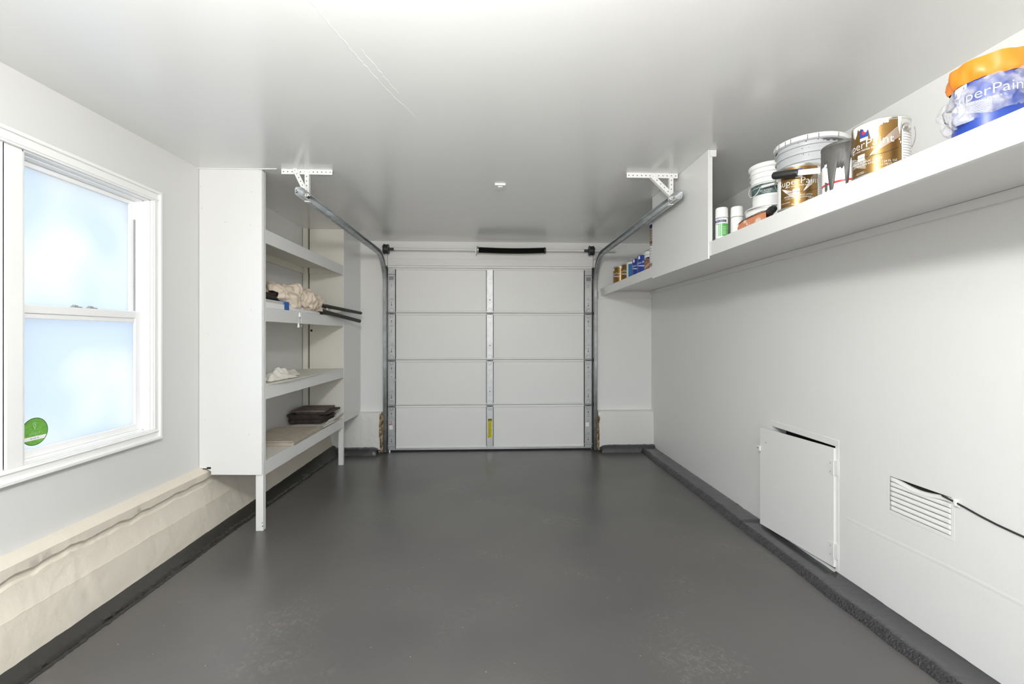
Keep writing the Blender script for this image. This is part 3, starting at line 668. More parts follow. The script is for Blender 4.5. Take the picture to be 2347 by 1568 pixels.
for i, z in enumerate(tops):
    s = mk('shelf', MB().box(-1.918, XF - .018, YA + .013, YZ + .0005, z - .018, z), M_cabin, su)
    mk('fascia', MB().box(XF - .017, XF, YA + .051, YZ - .013 if i < 3 else YZ - .036, z - .092, z + .001), M_cab, s, bevel=.001)
    mk('shelf_cleat', MB().box(-1.918, -1.90, YA + .013, YZ - .04, z - .082, z - .0185).box(-1.86, -1.56, YZ - .017, YZ + .001, z - .075, z - .0185), M_cabin, s, bevel=.001)
mk('bolt_hole', MB().tube([(-1.845, YZ + .0015, 1.405), (-1.845, YZ + .004, 1.405)], .012, 12), M_dark, su)
for (dx, dz) in ((-1.905, 2.33), (-1.58, 2.30), (-1.59, 2.08), (-1.90, 2.19), (-1.75, 2.10), (-1.86, 1.36), (-1.88, .80), (-1.585, 1.52), (-1.60, .70)):
    mk('nail_head', MB().tube([(dx, YA - .0012, dz), (dx, YA + .001, dz)], .0024, 8), M_inkg, su)
# dark knot holes at the foot of the end panel and chipped leg
mk('notch_gap', MB().box(-1.905, -1.845, YA - .0008, YA + .0005, .474, .479).box(-1.868, -1.842, YA - .001, YA + .0005, .474, .487).box(-1.905, -1.90, YA - .001, YA, .467, .479), M_dark, su)
zf = fz(-1.5, 3.1)
mk('chip', MB().box(-1.522, -1.514, YA + .0115, YA + .0122, zf + .052, zf + .056).box(-1.519, -1.513, YA + .0115, YA + .0122, zf + .028, zf + .036), M_dark, su)

# -- rolled canvas with two black poles
cb = MB()
A_, B_ = Vector((-1.63, 3.47, 1.640)), Vector((-1.585, 4.42, 1.600))
def clothf(u, v_):
    a = v_ * 2 * PI; c = A_.lerp(B_, u)
    r = .085 * (0.42 + 1.05 * math.sin(PI * min(1, u * .78 + .20)) ** .8) * (1 - .38 * max(0, u - .8) / .2)
    fold = .016 * math.sin(a * 3 + u * 15) + .012 * math.sin(a * 2 - u * 24) + .020 * nse(u * 4, math.sin(a), math.cos(a), 1.7) + .010 * nse(u * 10, math.sin(a) * 2, math.cos(a) * 2, 2.3) - .011 * abs(nse(u * 9 + .9 * math.sin(a), math.cos(a) * .8, a * .25, 2.2)) ** .5 + .006 * math.sin(u * 60 + 5 * math.sin(a + u * 6)) + .004 * math.sin(u * 105 + 7 * math.sin(a * 1.0 - u * 9))
    if u in (0.0, 1.0): r *= .55; fold *= .4
    x = c.x + (r + fold) * math.cos(a) * .95; z = c.z + (r + fold) * math.sin(a) * 1.0
    return (max(-1.90, x), c.y + .03 * nse(a, u * 5, 1, 1.5), max(1.566 if x > -1.585 else 1.548, z))
cb.grid(clothf, 240, 90, closed_v=True)
cloth = mk('canvas_cloth', cb, M_cloth, None, smooth=180, loc=(-1.60, 3.95, 1.55))
tag(cloth, 'crumpled beige canvas rolled around black poles on the middle shelf', 'cloth')
def tailf(u, v_):
    y = lerp(3.50, 4.15, u); w_ = .030 * math.sin(PI * u) + .012
    return (-1.545 + .028 * u + (v_ - .5) * w_ * 2 - .01, y, 1.606 - .045 * u + .010 * math.sin(v_ * PI) + .008 * math.sin(u * 30 + v_ * 5) + .012 * nse(u * 9, v_ * 3, 0, 2))
mk('cloth_tail', MB().grid(tailf, 90, 10), M_cloth, cloth, smooth=180, solid=.003)
def cuff(u, v_):
    a = v_ * 2 * PI; y = lerp(4.28, 4.45, u); r = .070 * (1 - .30 * u) + .008 * math.sin(3 * a + 9 * u) + .010 * nse(u * 5, math.cos(a), math.sin(a), 2)
    if u == 1.0: r = .02
    return (-1.585 + r * math.cos(a), y, max(1.542, 1.597 - .01 * u + r * math.sin(a)))
mk('cloth_end', MB().grid(cuff, 24, 40, closed_v=True), M_cloth_w, cloth, smooth=180)
for p0, p1, r_, lb in (((-1.63, 3.18, 1.655), (-1.432, 5.11, 1.600), .0165, 'upper black pole sticking out of the rolled canvas'),
                       ((-1.615, 3.45, 1.630), (-1.408, 4.98, 1.508), .0185, 'lower black pole sticking out over the shelf edge')):
    pd = (Vector(p1) - Vector(p0)).normalized()
    o = mk('black_pole', MB().tube([Vector(p0), Vector(p1) - pd * .008, Vector(p1)], [r_, r_, r_ * .8], 18), M_pole, None, smooth=40, loc=p0); tag(o, lb, 'pole', 'black poles in the canvas')
o = mk('black_pole', MB().tube([(-1.60, 3.17, 1.636), (-1.598, 3.52, 1.617)], .023, 18), M_pole, None, smooth=40, loc=(-1.60, 3.17, 1.636))
tag(o, 'thick black pole end left of the canvas behind the end panel', 'pole', 'black poles in the canvas')
# -- folded white window blind along the shelf edge
wbld = thing('window_blind', 'folded white window blind bound with blue tape along the middle shelf edge', 'blind', (-1.54, 3.7, 1.541))
mk('headrail', MB().box(-1.575, -1.520, 3.16, 4.14, 1.542, 1.580), M_wplastic, wbld, bevel=.002)
for k in range(4): mk('slat', MB().box(-1.600 + .0, -1.526, 3.16, 4.02 - k * .04, 1.582 + k * .005, 1.585 + k * .005), M_wplastic, wbld, bevel=.0005)
mk('tape_band', MB().box(-1.577, -1.5185, 3.44, 3.52, 1.5405, 1.6035), M_blue, wbld, bevel=.002)
def tassel(x, y, z, m=M_wplastic): return MB().tube([(x, y, z + .034), (x, y, z + .028), (x, y, z + .004), (x, y, z)], [.003, .006, .0095, .0075], 12)
for k, (y, z) in enumerate(((3.655, 1.498), (3.635, 1.415), (3.69, 1.422))):
    if k < 2: mk('tassel', tassel(-1.498, y, z), M_wplastic, wbld, smooth=50)
    else: mk('tassel', MB().tube([(-1.498, y, z), (-1.498, y, z + .012)], [.008, .005], 10), M_bag, wbld)
    mk('cord', MB().tube([(-1.54, y + .02, 1.594), (-1.505, y, 1.560), (-1.498, y, 1.53), (-1.498, y, z + .03)], .0009, 6), M_wplastic, wbld)

# -- third shelf: crumpled cloth and a thin board
o = mk('thin_board', MB().prism([(-1.512, 3.17), (-1.488, 3.47), (-1.512, 4.55), (-1.62, 4.55), (-1.80, 3.17)], 'xy', 1.0165, 1.0215), M_wood, None, bevel=.0008, loc=(-1.6, 3.8, 1.0165))
tag(o, 'thin pale board lying on the third shelf under the crumpled rag', 'board')
def rag(cx, cy, sx_, sy_, h, seed, base):
    def fn(u, v_):
        a = v_ * 2 * PI; r = u; ed = 1 + .22 * math.sin(3 * a + seed) + .12 * math.sin(7 * a)
        x = cx + sx_ * r * ed * math.cos(a); y = cy + sy_ * r * ed * math.sin(a)
        hh = h * (1 - r ** 3) * (.35 + 1.5 * abs(nse(x * 1.6, y, seed, 7)) + .5 * abs(nse(x, y, seed + 2, 19))) + .012 * abs(nse(x, y, seed + 4, 34)) * (1 - r * .3)
        return (x, y, base + .002 + max(0, hh) + .004 * (1 - r))
    return MB().grid(fn, 60, 120, closed_v=True)
o = mk('white_rag', rag(-1.64, 3.60, .085, .40, .060, 2.0, 1.022), M_cloth_w, None, smooth=180, loc=(-1.63, 3.5, 1.022))
tag(o, 'crumpled off-white rag on the third shelf', 'rag')

# -- bottom shelf: beige tiles, dark tiles, papers
g = 'beige tiles stacked at the near end of the bottom shelf'
zt = .5105
for k, (x0, x1, y0, y1, th, lb) in enumerate(((-1.895, -1.506, 3.565, 4.17, .016, 'lowest beige board of the flat stack on the bottom shelf'), (-1.895, -1.500, 3.560, 4.20, .0085, 'middle beige board of the flat stack on the bottom shelf'), (-1.89, -1.516, 3.575, 4.12, .0085, 'topmost beige board of the flat stack on the bottom shelf'))):
    o = mk('beige_board', MB().prism([(x0, y0), (x1 - .03, y0), (x1, y0 + .004), (x1 - .006, y1), (x0, y1)], 'xy', zt, zt + th), M_tile, None, bevel=.0012, loc=((x0 + x1) / 2, y0, zt)); tag(o, lb, 'board', g); zt += th + .0008
random.seed(11); zt = .5225; names = ['lowest', 'second lowest', 'third lowest', 'middle', 'third highest', 'second highest', 'topmost']
for k in range(7):
    th = .0165; a = random.uniform(-.06, .06); cx = -1.752 + random.uniform(-.015, .02); cy = 4.56 + random.uniform(-.012, .012)
    if k == 5: cx += .062; cy -= .0
    hw_ = .150; hy = .170; c_, s_ = math.cos(a), math.sin(a)
    P = [(cx + x_ * c_ - y_ * s_, cy + x_ * s_ + y_ * c_) for x_, y_ in ((-hw_, -hy), (-.05, -hy - random.uniform(-.01, .006)), (.06, -hy + random.uniform(-.01, .01)), (hw_, -hy), (hw_ + random.uniform(-.008, .008), 0), (hw_, hy), (-hw_, hy))]
    o = mk('dark_tile', MB().prism(P, 'xy', zt, zt + th), M_dtop if k == 6 else M_dtile, None, bevel=.0015, loc=(cx, cy, zt))
    tag(o, '%s rough dark brown tile of the stack on the bottom shelf' % names[k], 'tile', 'dark brown tiles stacked on the bottom shelf'); zt += th + .0012
def sheet(pts, z, m, lb, nm='paper_sheet', curl=.02, seed=0):
    (x0, y0), (x1, y1), (x2, y2), (x3, y3) = pts
    def fn(u, v_):
        x = lerp(lerp(x0, x1, u), lerp(x3, x2, u), v_); y = lerp(lerp(y0, y1, u), lerp(y3, y2, u), v_)
        return (x, y, z + curl * max(0, u - .45) ** 2 * 2 + .0035 + .003 * nse(x, y, seed, 14))
    o = mk(nm, MB().grid(fn, 12, 8), m, None, smooth=180, solid=.0012, loc=(x0, y0, z)); return tag(o, lb, 'paper')
sheet([(-1.86, 4.22), (-1.50, 4.18), (-1.50, 4.60), (-1.86, 4.70)], .511, M_paper, 'off-white paper sheet spread under the dark tile stack', curl=.02)
sheet([(-1.63, 4.22), (-1.490, 4.28), (-1.488, 4.48), (-1.60, 4.52)], .5145, M_white, 'white folded leaflet curling over the bottom shelf edge', curl=.10, seed=3)
mk_env = sheet([(-1.60, 4.54), (-1.493, 4.53), (-1.484, 4.70), (-1.59, 4.73)], .520, M_paper, 'cream envelope tilted at the far end of the bottom shelf', 'envelope', curl=.09, seed=5)
mk('envelope_flap', MB().add([(-1.60, 4.54, .5275), (-1.59, 4.73, .5275), (-1.56, 4.64, .5270)], [(0, 1, 2)]), M_dtop, mk_env, solid=.001)

# ------------------------------------------------------------------ right high shelf
rs_ = thing('wall_shelf', 'long white overhead shelf running along the right wall', 'shelf', (1.6, 2.8, 1.80))
XS0 = 1.290
sb_ = mk('shelf_board', MB().box(XS0 + .018, XR - .001, .3, YF - .001, 1.885, 1.904), M_cab, rs_)
mk('fascia', MB().box(XS0, XS0 + .0175, .3, YF - .002, 1.822, 1.905), M_cab, rs_, bevel=.001)
mk('wall_cleat', MB().box(XR - .020, XR - .001, .3, YF - .022, 1.846, 1.8845), M_cab, rs_, bevel=.001)
mk('end_cleat', MB().box(1.262, XR - .002, YF - .021, YF - .001, 1.790, 1.872), M_cab, rs_, bevel=.001)
mk('shadow_joint', MB().box(XR - .022, XR - .0195, .3, YF - .03, 1.8835, 1.8848), M_inkg, rs_)
bp_ = mk('boxing_panel', MB().box(1.279, 1.2885, 2.65, 3.59, 1.806, ZC - .001), M_cab, rs_, bevel=.0008)
mk('ceiling_cleat', MB().box(1.290, 1.330, 2.65, 3.57, ZC - .040, ZC - .001), M_cab, rs_, bevel=.001)
mk('edge_stile', MB().box(1.289, 1.306, 2.652, 2.668, 1.906, ZC - .041), M_cab, rs_)
mk('edge_stile', MB().box(1.289, 1.306, 3.572, 3.589, 1.906, ZC - .041), M_cab, rs_)
TOP = 1.9045

# ------------------------------------------------------------------ cans and pails on it
def facing(x, y, extra=0): return -math.atan2(x, y) + math.radians(extra)
def can_body(root, r=.0825, h=.190, m=M_metal, lid=True):
    p = [(0, .003), (r - .006, .003), (r - .004, 0), (r, .001), (r + .0012, .004), (r, .008), (r, h - .010), (r + .0015, h - .008), (r + .002, h - .003), (r + .001, h), (r - .004, h), (r - .006, h - .004)]
    p += [(r - .012, h - .006), (r - .014, h - .010), (0, h - .010)] if lid else [(r - .006, .01), (0, .01)]
    return mk('can_body', MB().lathe(p, 56), m, root, world=False, smooth=35)
def ears(root, r, z, ang=90, hang=True, wire_r=None):
    for s_ in (-1, 1):
        a = math.radians(ang * s_); d = Vector((math.sin(a), -math.cos(a), 0))
        mk('ear', MB().tube([d * (r - .001) + Vector((0, 0, z)), d * (r + .004) + Vector((0, 0, z)), d * (r + .009) + Vector((0, 0, z)), d * (r + .012) + Vector((0, 0, z))], [.017, .016, .009, .005], 20), M_metal, root, world=False, smooth=40)
    if hang:
        pts = []
        R_ = (wire_r or r) + .012
        for k in range(21):
            a = PI * k / 20; pts.append((-R_ * math.cos(a) * 1.0, .010 + R_ * .42 * math.sin(a) * 1.0 + .01, z - R_ * .86 * math.sin(a)))
        mk('bail_handle', MB().tube(pts, .0016, 6), M_metal, root, world=False, smooth=60)
def logo(root, r, a, z, s_=1.0):
    mk('emblem', MB().patch(r, a - 9 * s_, a + 9 * s_, z - .014 * s_, z + .016 * s_, 6), M_blueL, root, world=False)
    mk('emblem_mark', MB().patch(r + .0003, a - 4 * s_, a + 4 * s_, z - .003 * s_, z + .009 * s_, 6), M_red, root, world=False)
    mb = MB().patch(r + .0003, a - 9 * s_, a + 9 * s_, z - .024 * s_, z - .014 * s_, 6); wave = mk('emblem_strip', mb, M_ink, root, world=False)
def super_can(x, y, z, lb, extra=0, color=None, group='paint cans on the overhead shelf', detail=True, drips=False, txt=0, ear=True, small_white=True, la=-20, lw=82, d0=0):
    root = thing('paint_can', lb, 'paint can', (x, y, z), facing(x, y, extra), group); r, h = .0825, .190
    can_body(root); mm = color or M_gold
    mk('paper_label', MB().patch(r + .0005, -lw, lw, .010, h - .012, 48), mm, root, world=False, smooth=60)
    if small_white:
        mk('side_label', MB().patch(r + .0006, lw + 1, lw + 46, .010, h - (.045 if lw > 60 else .012), 16), M_white, root, world=False, smooth=60)
    mb = MB(); wraptext(mb, 'SuperPaint', .038 if detail else .033, r + .0012, txt, .102, slant=0, sx_=1.08)
    if detail:
        wraptext(mb, 'PAINT AND PRIMER IN ONE', .0085, r + .0012, txt, .092)
        wraptext(mb, 'INTERIOR ACRYLIC LATEX', .0095, r + .0012, txt, .050); wraptext(mb, 'LATEX ACRYLIQUE INTERIEUR', .0075, r + .0012, txt, .041)
        wraptext(mb, '124 FL OZ', .0095, r + .0012, min(txt + 52, lw - 16), .036); wraptext(mb, '(3 7/8 U.S. QT)', .0075, r + .0012, min(txt + 52, lw - 16), .027); wraptext(mb, '3.66 L', .0095, r + .0012, min(txt + 54, lw - 14), .017)
        wraptext(mb, '- GLOSS -', .010, r + .0012, txt - 8, .014)
        wraptext(mb, 'EXTRA WHITE', .0065, r + .0012, 16 - lw, .026)
        mb.patch(r + .0012, txt - 14, txt + 4, .060, .082, 8)
    mk('label_lettering', mb, M_ink, root, world=False)
    mb = MB()
    if detail: swoosh(mb, r + .0009, 4 - lw, txt + 6, .094, .060, -.030, 9, .030, .0005); swoosh(mb, r + .0009, txt + 12, lw - 2, .066, .125, -.004, 9, .036, .0005)
    else: swoosh(mb, r + .0009, -80, 80, .090, .070, -.012, 3, .016, .0012)
    mk('label_lines', mb, M_ink, root, world=False)
    if detail:
        mk('wave_line', MB().patch(r + .0013, -min(60, lw), min(70, lw), lambda u: .052 + .032 * u + .008 * math.sin(u * 6) - .0008, lambda u: .052 + .032 * u + .008 * math.sin(u * 6) + .0008, 30), M_inkk, root, world=False)
        logo(root, r + .0013, la, .152)
        mb = MB()
        for k in range(14): mb.patch(r + .0009, lw + 4, lw + 4 + random.uniform(20, 36), .135 - k * .009, .137 - k * .009, 8)
        mk('small_print', mb, M_inkg, root, world=False)
    else: mk('emblem', MB().patch(r + .0013, txt - 30, txt - 12, .145, .172, 6), M_ink, root, world=False)
    if detail and lw < 60: mk('side_label', MB().patch(r + .0006, -lw - 46, -lw - 1, .010, h - .012, 16), M_white, root, world=False, smooth=60)
    if ear: ears(root, r, .150)
    if drips:
        def dz(u): return .158 - .028 * max(0, math.sin(u * 17)) * (1 - u) - .052 * math.exp(-((u - .60) / .05) ** 2) - .012 * nse(u * 7, 0, 0, 3)
        mb = MB().patch(r + .0016, d0 - 60, d0 + 20, lambda u: dz(u) + .012 * (1 if u < .75 else .9), .186, 60)
        mb.patch(r + .0018, d0 - 14, d0 + 2, lambda u: .105 + .05 * abs(u - .7), lambda u: .17, 20)
        mb.patch(r + .0016, d0 + 38, d0 + 46, lambda u: .125 + .03 * abs(u - .5) * 2, .186, 12)
        for k in range(3): mb.patch(r + .0016, d0 + 40 + k * 3, d0 + 42 + k * 3, .105 - k * .01, .112 - k * .01, 3)
        mk('paint_drip', mb, M_metalw, root, world=False, smooth=60, solid=.0012)
        mk('rim_paint', MB().lathe([(r + .0028, h - .012), (r + .0036, h - .004), (r + .002, h + .001)], 56), M_metalw, root, world=False, smooth=60) if False else None
    return root

# spray cans
def spray(x, y, lb, green, h=.190, r=.0335):
    root = thing('spray_can', lb, 'spray can', (x, y, TOP), facing(x, y, 0), 'spray cans at the far end of the near shelf bay')
    mk('can_body', MB().lathe([(0, .002), (r - .003, .002), (r - .001, 0), (r + .0005, .003), (r, .006), (r, h * .66), (r - .002, h * .68), (0, h * .68)], 36), M_white, root, world=False, smooth=35)
    mk('cap', MB().lathe([(r - .001, h * .69), (r + .0005, h * .70), (r - .0005, h * .97), (r - .004, h), (r - .008, h), (0, h - .001)], 36), M_wplastic, root, world=False, smooth=35)
    if green:
        mk('green_panel', MB().patch(r + .0004, -10, 80, .022, h * .50, 16), M_green, root, world=False, smooth=60)
        mk('light_panel', MB().patch(r + .0004, -34, -10, .022, h * .50, 8).patch(r + .0004, -80, 80, .004, .012, 20), M_lgreen, root, world=False, smooth=60)
        mb = MB(); wraptext(mb, 'SPECIALTY', .009, r + .0008, -14, h * .635); mb.patch(r + .0007, -80, 44, h * .54, h * .61, 20).patch(r + .0007, -80, -20, h * .485, h * .495, 8)
        mk('navy_band', mb, M_navy, root, world=False)
        mb = MB(); wraptext(mb, 'APPLIANCE', .0112, r + .0012, -14, h * .553); mb.patch(r + .0011, -3, 2, .022, h * .50, 3)
        for k in range(5): mb.patch(r + .0011, 10, 40 + 6 * (k % 2), .034 + k * .010, .036 + k * .010, 4)
        mk('can_lettering', mb, M_ink, root, world=False)
    return root
spray(1.343, 2.615, 'white spray can with a green label beside the boxing panel', True)
spray(1.420, 2.590, 'plain white spray can right of the green-label one', False)

# low white tub carrying the white pail
tub = thing('paint_tub', 'low white tub standing under the white pail', 'tub', (1.523, 2.440, TOP), facing(1.523, 2.44))
mk('tub_body', MB().lathe([(0, 0), (.112, 0), (.114, .004), (.118, .118), (.122, .120), (.122, .134), (.119, .138), (0, .138)], 48), M_pailw, tub, world=False, smooth=35)
mk('tub_lid_band', MB().lathe([(.1225, .123), (.1235, .125), (.1235, .130), (.1225, .132)], 48), M_metal, tub, world=False, smooth=35)
def pail(name, lb, x, y, z, r0, r1, h, m, ribs, extra=0):
    root = thing(name, lb, 'bucket', (x, y, z), facing(x, y, extra)); p = [(0, .004), (r0 - .004, .002), (r0, .0), (r0 + .001, .006)]
    R_ = lambda z_: lerp(r0, r1, z_ / h)
    zs = [h * q for q in ribs]
    for zq in zs: p += [(R_(zq) , zq - .004), (R_(zq) + .0065, zq - .002), (R_(zq) + .0070, zq + .0015), (R_(zq) + .001, zq + .003)]
    p += [(r1, h - .026), (r1 + .006, h - .024), (r1 + .009, h - .020), (r1 + .009, h - .004), (r1 + .006, h), (r1 - .002, h), (r1 - .004, h - .006), (0, h - .008)]
    mk('pail_body', MB().lathe(p, 72), m, root, world=False, smooth=32)
    return root
wp = pail('bucket', 'white plastic pail with dark green band standing on the low tub', 1.523, 2.440, TOP + .139, .083, .096, .232, M_pailw, (.56, .68, .80))
rq = lambda z: lerp(.083, .096, z / .232) + .0008
def cpatch(mb, a0, a1, z0, z1, n=24, rfun=rq):
    n0 = len(mb.v)
    for z in (z0, z1):
        for i in range(n + 1):
            a = math.radians(lerp(a0, a1, i / n)); r = rfun(z); mb.v.append((r * math.sin(a), -r * math.cos(a), z))
    for i in range(n): mb.f.append((n0 + i, n0 + i + 1, n0 + n + 2 + i, n0 + n + 1 + i))
    return mb
mk('green_band', cpatch(MB(), -95, 95, .066, .122, 40), M_dgreen, wp, world=False, smooth=60)
mb = MB(); cpatch(mb, -95, 40, .104, .106, 24, lambda z: rq(z) + .0006); wraptext(mb, 'ACRYLIC', .013, rq(.08) + .0012, -12, .080, sx_=1.2)
wraptext(mb, 'INTERIOR LATEX', .006, rq(.08) + .0012, -12, .072); mk('band_lettering', mb, M_ink, wp, world=False)
mb = MB()
for k in range(6): cpatch(mb, -10, random.uniform(20, 45), .050 - k * .0075, .0512 - k * .0075, 8, lambda z: rq(z) + .0004)
mk('small_print', mb, M_inkg, wp, world=False)
pts = [(-.098, 0, .125)] + [(-.098 + .03 * math.sin(PI * q) * -1 * (1 - q) + .055 * q, -.115 * math.sin(PI * q * .5), .125 - .055 * math.sin(PI * q) - .030 * q + .0) for q in [k / 10 for k in range(1, 11)]]
hb_ = mk('bail_handle', MB().tube(pts + [(.098, 0, .125)], .0018, 8), M_wplastic, wp, world=False, smooth=60)
mk('handle_grip', MB().tube([(-.040, -.117, .094), (.045, -.108, .108)], .007, 12), M_wplastic, hb_, world=False, smooth=60)

bb_ = pail('bucket', 'large paint-splattered grey-white five-gallon bucket with ribbed rim', 1.570, 2.190, TOP, .130, .146, .385, M_pail, (.60, .70, .80, .89))
rb = lambda z: lerp(.130, .146, z / .385)
mk('rim_paint', MB().lathe([(.1562, .366), (.1572, .370), (.1572, .380), (.155, .3865), (.146, .3868)], 72), M_pailw, bb_, world=False, smooth=50)
mb = MB()
mb.patch(.1497, 20, 72, lambda u: .348 + .006 * math.sin(u * 30), .358, 40).patch(.1500, -80, -66, lambda u: .335 + .02 * u, .358, 10)
for k in range(26):
    a = random.uniform(-70, 70); z = random.choice((random.uniform(.353, .362), random.uniform(.318, .332), random.uniform(.29, .30), random.uniform(.25, .262))); s_ = random.uniform(.3, 1.6)
    r = .1560 if z > .36 else rb(z) + .0012
    if z < .36: mb.patch(r, a, a + s_ * 1.6, z, z + random.uniform(.001, .005), 4)
for a in (-66, -55, -40, -30, -4, 12, 44): mb.patch(.1576, a, a + 1.0, .362, .383, 2)
mk('paint_splatter', mb, M_greyp, bb_, world=False)['kind'] = 'stuff'
wp_ = [(.1445 * math.sin(math.radians(a_)), -.1445 * math.cos(math.radians(a_)), .262 - .045 * math.cos(math.radians(a_) * .9) ** 2) for a_ in range(-92, 93, 8)]
mk('bail_handle', MB().tube(wp_, .0026, 8), M_drum, bb_, world=False, smooth=60)
for s_ in (-1, 1): mk('ear', MB().tube([(s_ * .137, 0, .265), (s_ * .152, 0, .265)], [.022, .014], 14), M_pailw, bb_, world=False, smooth=40)

# putty knife caught between the cans
k0, k1, k2 = Vector((1.252, 1.985, 2.062)), Vector((1.307, 1.896, 2.046)), Vector((1.352, 1.824, 2.031))
pk = thing('putty_knife', 'putty knife with black handle and white blade held before the gold can', 'putty knife', k1)
dk = (k1 - k0).normalized()
mk('handle', MB().tube([k0, k0 + dk * .004, k0 + dk * .012, k1 - dk * .006, k1], [.011, .0155, .0168, .0165, .0145], 18), M_grip, pk, smooth=50)
sdv = Vector((0, 0, 1)); nv = dk.cross(sdv)
bl = MB(); P = [k1 - dk * .004 - sdv * .0115, k1 - dk * .004 + sdv * .0115, k2 + sdv * .0105, k2 - sdv * .0125]
bl.add([p + nv * .001 for p in P] + [p - nv * .001 for p in P], [(0, 1, 2, 3), (4, 5, 6, 7), (0, 1, 5, 4), (1, 2, 6, 5), (2, 3, 7, 6), (3, 0, 4, 7)])
mk('blade', bl, M_white, pk)

super_can(1.372, 1.985, TOP, 'gold paint can standing in front of the ribbed grey bucket', extra=0, txt=-2, la=0, lw=54)
super_can(1.381, 1.566, TOP, 'gold paint can with white drips, largest on the shelf', extra=-35, drips=True, txt=0, la=2, lw=76, d0=30)

# can under grey paint, white label with red band
gc = thing('paint_can', 'white paint can smothered in dark grey paint drips, red band at the base', 'paint can', (1.398, 1.740, TOP), facing(1.398, 1.74), 'paint cans on the overhead shelf')
can_body(gc); r = .0825
mk('paper_label', MB().patch(r + .0005, -120, 120, .010, .178, 48), M_white, gc, world=False, smooth=60)
mk('red_band', MB().patch(r + .0009, -120, 120, .034, .042, 48), M_red, gc, world=False, smooth=60)
mb = MB(); swoosh(mb, r + .0009, -54, -40, .105, .090, .012, 3, .006, .0016); mk('blue_mark', mb, M_tealL, gc, world=False)
def gz(u):
    a = -122 + 190 * u; z = .118 + .004 * math.sin(a * .21) + .003 * math.sin(a * .73)
    z -= .080 * math.exp(-((a + 36) / 10) ** 4); z -= .030 * math.exp(-((a + 36) / 6) ** 4); z -= .100 * math.exp(-(a / 5) ** 4); z -= .030 * math.exp(-((a + 17) / 13) ** 4); z -= .115 / (1 + math.exp(-(a - 14) / 1.2))
    return max(.003, z)
mk('grey_paint', MB().patch(r + .0024, -122, 68, gz, .1895, 190, 3), M_greyp, gc, world=False, smooth=180, solid=.002)
mk('grey_paint_rim', MB().lathe([(r + .0025, .178), (r + .0045, .186), (r + .003, .192), (r - .004, .1925), (r - .008, .186)], 56), M_greyp, gc, world=False, smooth=50)
mk('paint_smear', MB().patch(r + .0014, -58, -48, lambda u: .012 + .004 * math.sin(9 * u), lambda u: .050 - .006 * u, 8), M_greyp, gc, world=False)

# blue can wrapped with orange plastic and a clear bag
bc = thing('paint_can', 'blue paint can with an orange plastic rim inside a clear bag', 'paint can', (1.410, 1.228, TOP), facing(1.41, 1.228), 'paint cans on the overhead shelf')
can_body(bc); mk('paper_label', MB().patch(r + .0005, -125, 125, .008, .178, 48), M_blueL, bc, world=False, smooth=60)
mb = MB(); wraptext(mb, 'SuperPaint', .040, r + .0012, -6, .098, slant=0); swoosh(mb, r + .0010, -84, 0, .104, .072, -.022, 12, .034, .0006); wraptext(mb, 'PAINT AND PRIMER', .009, r + .0012, -14, .086); 
mk('label_lettering', mb, M_ink, bc, world=False)
mb = MB().patch(r + .0014, -62, -44, lambda u: .128 + .01 * math.sin(u * 8), lambda u: .165 - .006 * math.sin(u * 11), 14).patch(r + .0014, -50, -36, lambda u: .140 + .006 * math.sin(u * 13), .170, 10); mk('white_smear', mb, M_metalw, bc, world=False)
mk('red_tag', MB().patch(r + .002, -92, -84, .120, .140, 4), M_red, bc, world=False)
orp = MB(); orp.lathe([(r + .004, .150), (r + .009, .158), (r + .011, .172), (r + .010, .190), (r + .006, .207), (r - .004, .210), (r - .012, .196)], 90, wob=lambda a, z: .003 * math.sin(9 * a + z * 60) + .003 * nse(math.sin(a) * 3, math.cos(a) * 3, z * 20, 1.5))
mk('orange_rim', orp, M_orange, bc, world=False, smooth=35)
bag = MB()
def bagf(u, v_):
    a = v_ * 2 * PI; z = lerp(.048, .150, u) + .016 * math.sin(a) * (1 - u * .3)
    rr_ = r + .005 + .012 * math.sin(PI * u) ** .7 + .005 * math.sin(7 * a + 8 * u) + .009 * nse(math.sin(a) * 4, math.cos(a) * 4, u * 3, 1.6) + .003 * nse(math.sin(a) * 14, math.cos(a) * 14, u * 9, 1.2)
    rr_ += .016 * math.exp(-(((math.degrees(a) - 272 + 0) / 9) ** 2)) * math.sin(PI * u)
    return (rr_ * math.sin(a), -rr_ * math.cos(a), z)
bag.grid(bagf, 34, 150, closed_v=True)
mk('clear_bag', bag, M_bag, bc, world=False, smooth=180)
mk('ear', MB().tube([(-.083, 0, .118), (-.094, -.002, .118)], [.014, .012], 16), M_drum, bc, world=False)
mk('bail_wire', MB().tube([(-.094, 0, .118), (-.102, -.01, .10), (-.096, -.02, .07), (-.088, -.03, .06)], .0015, 6), M_drum, bc, world=False)

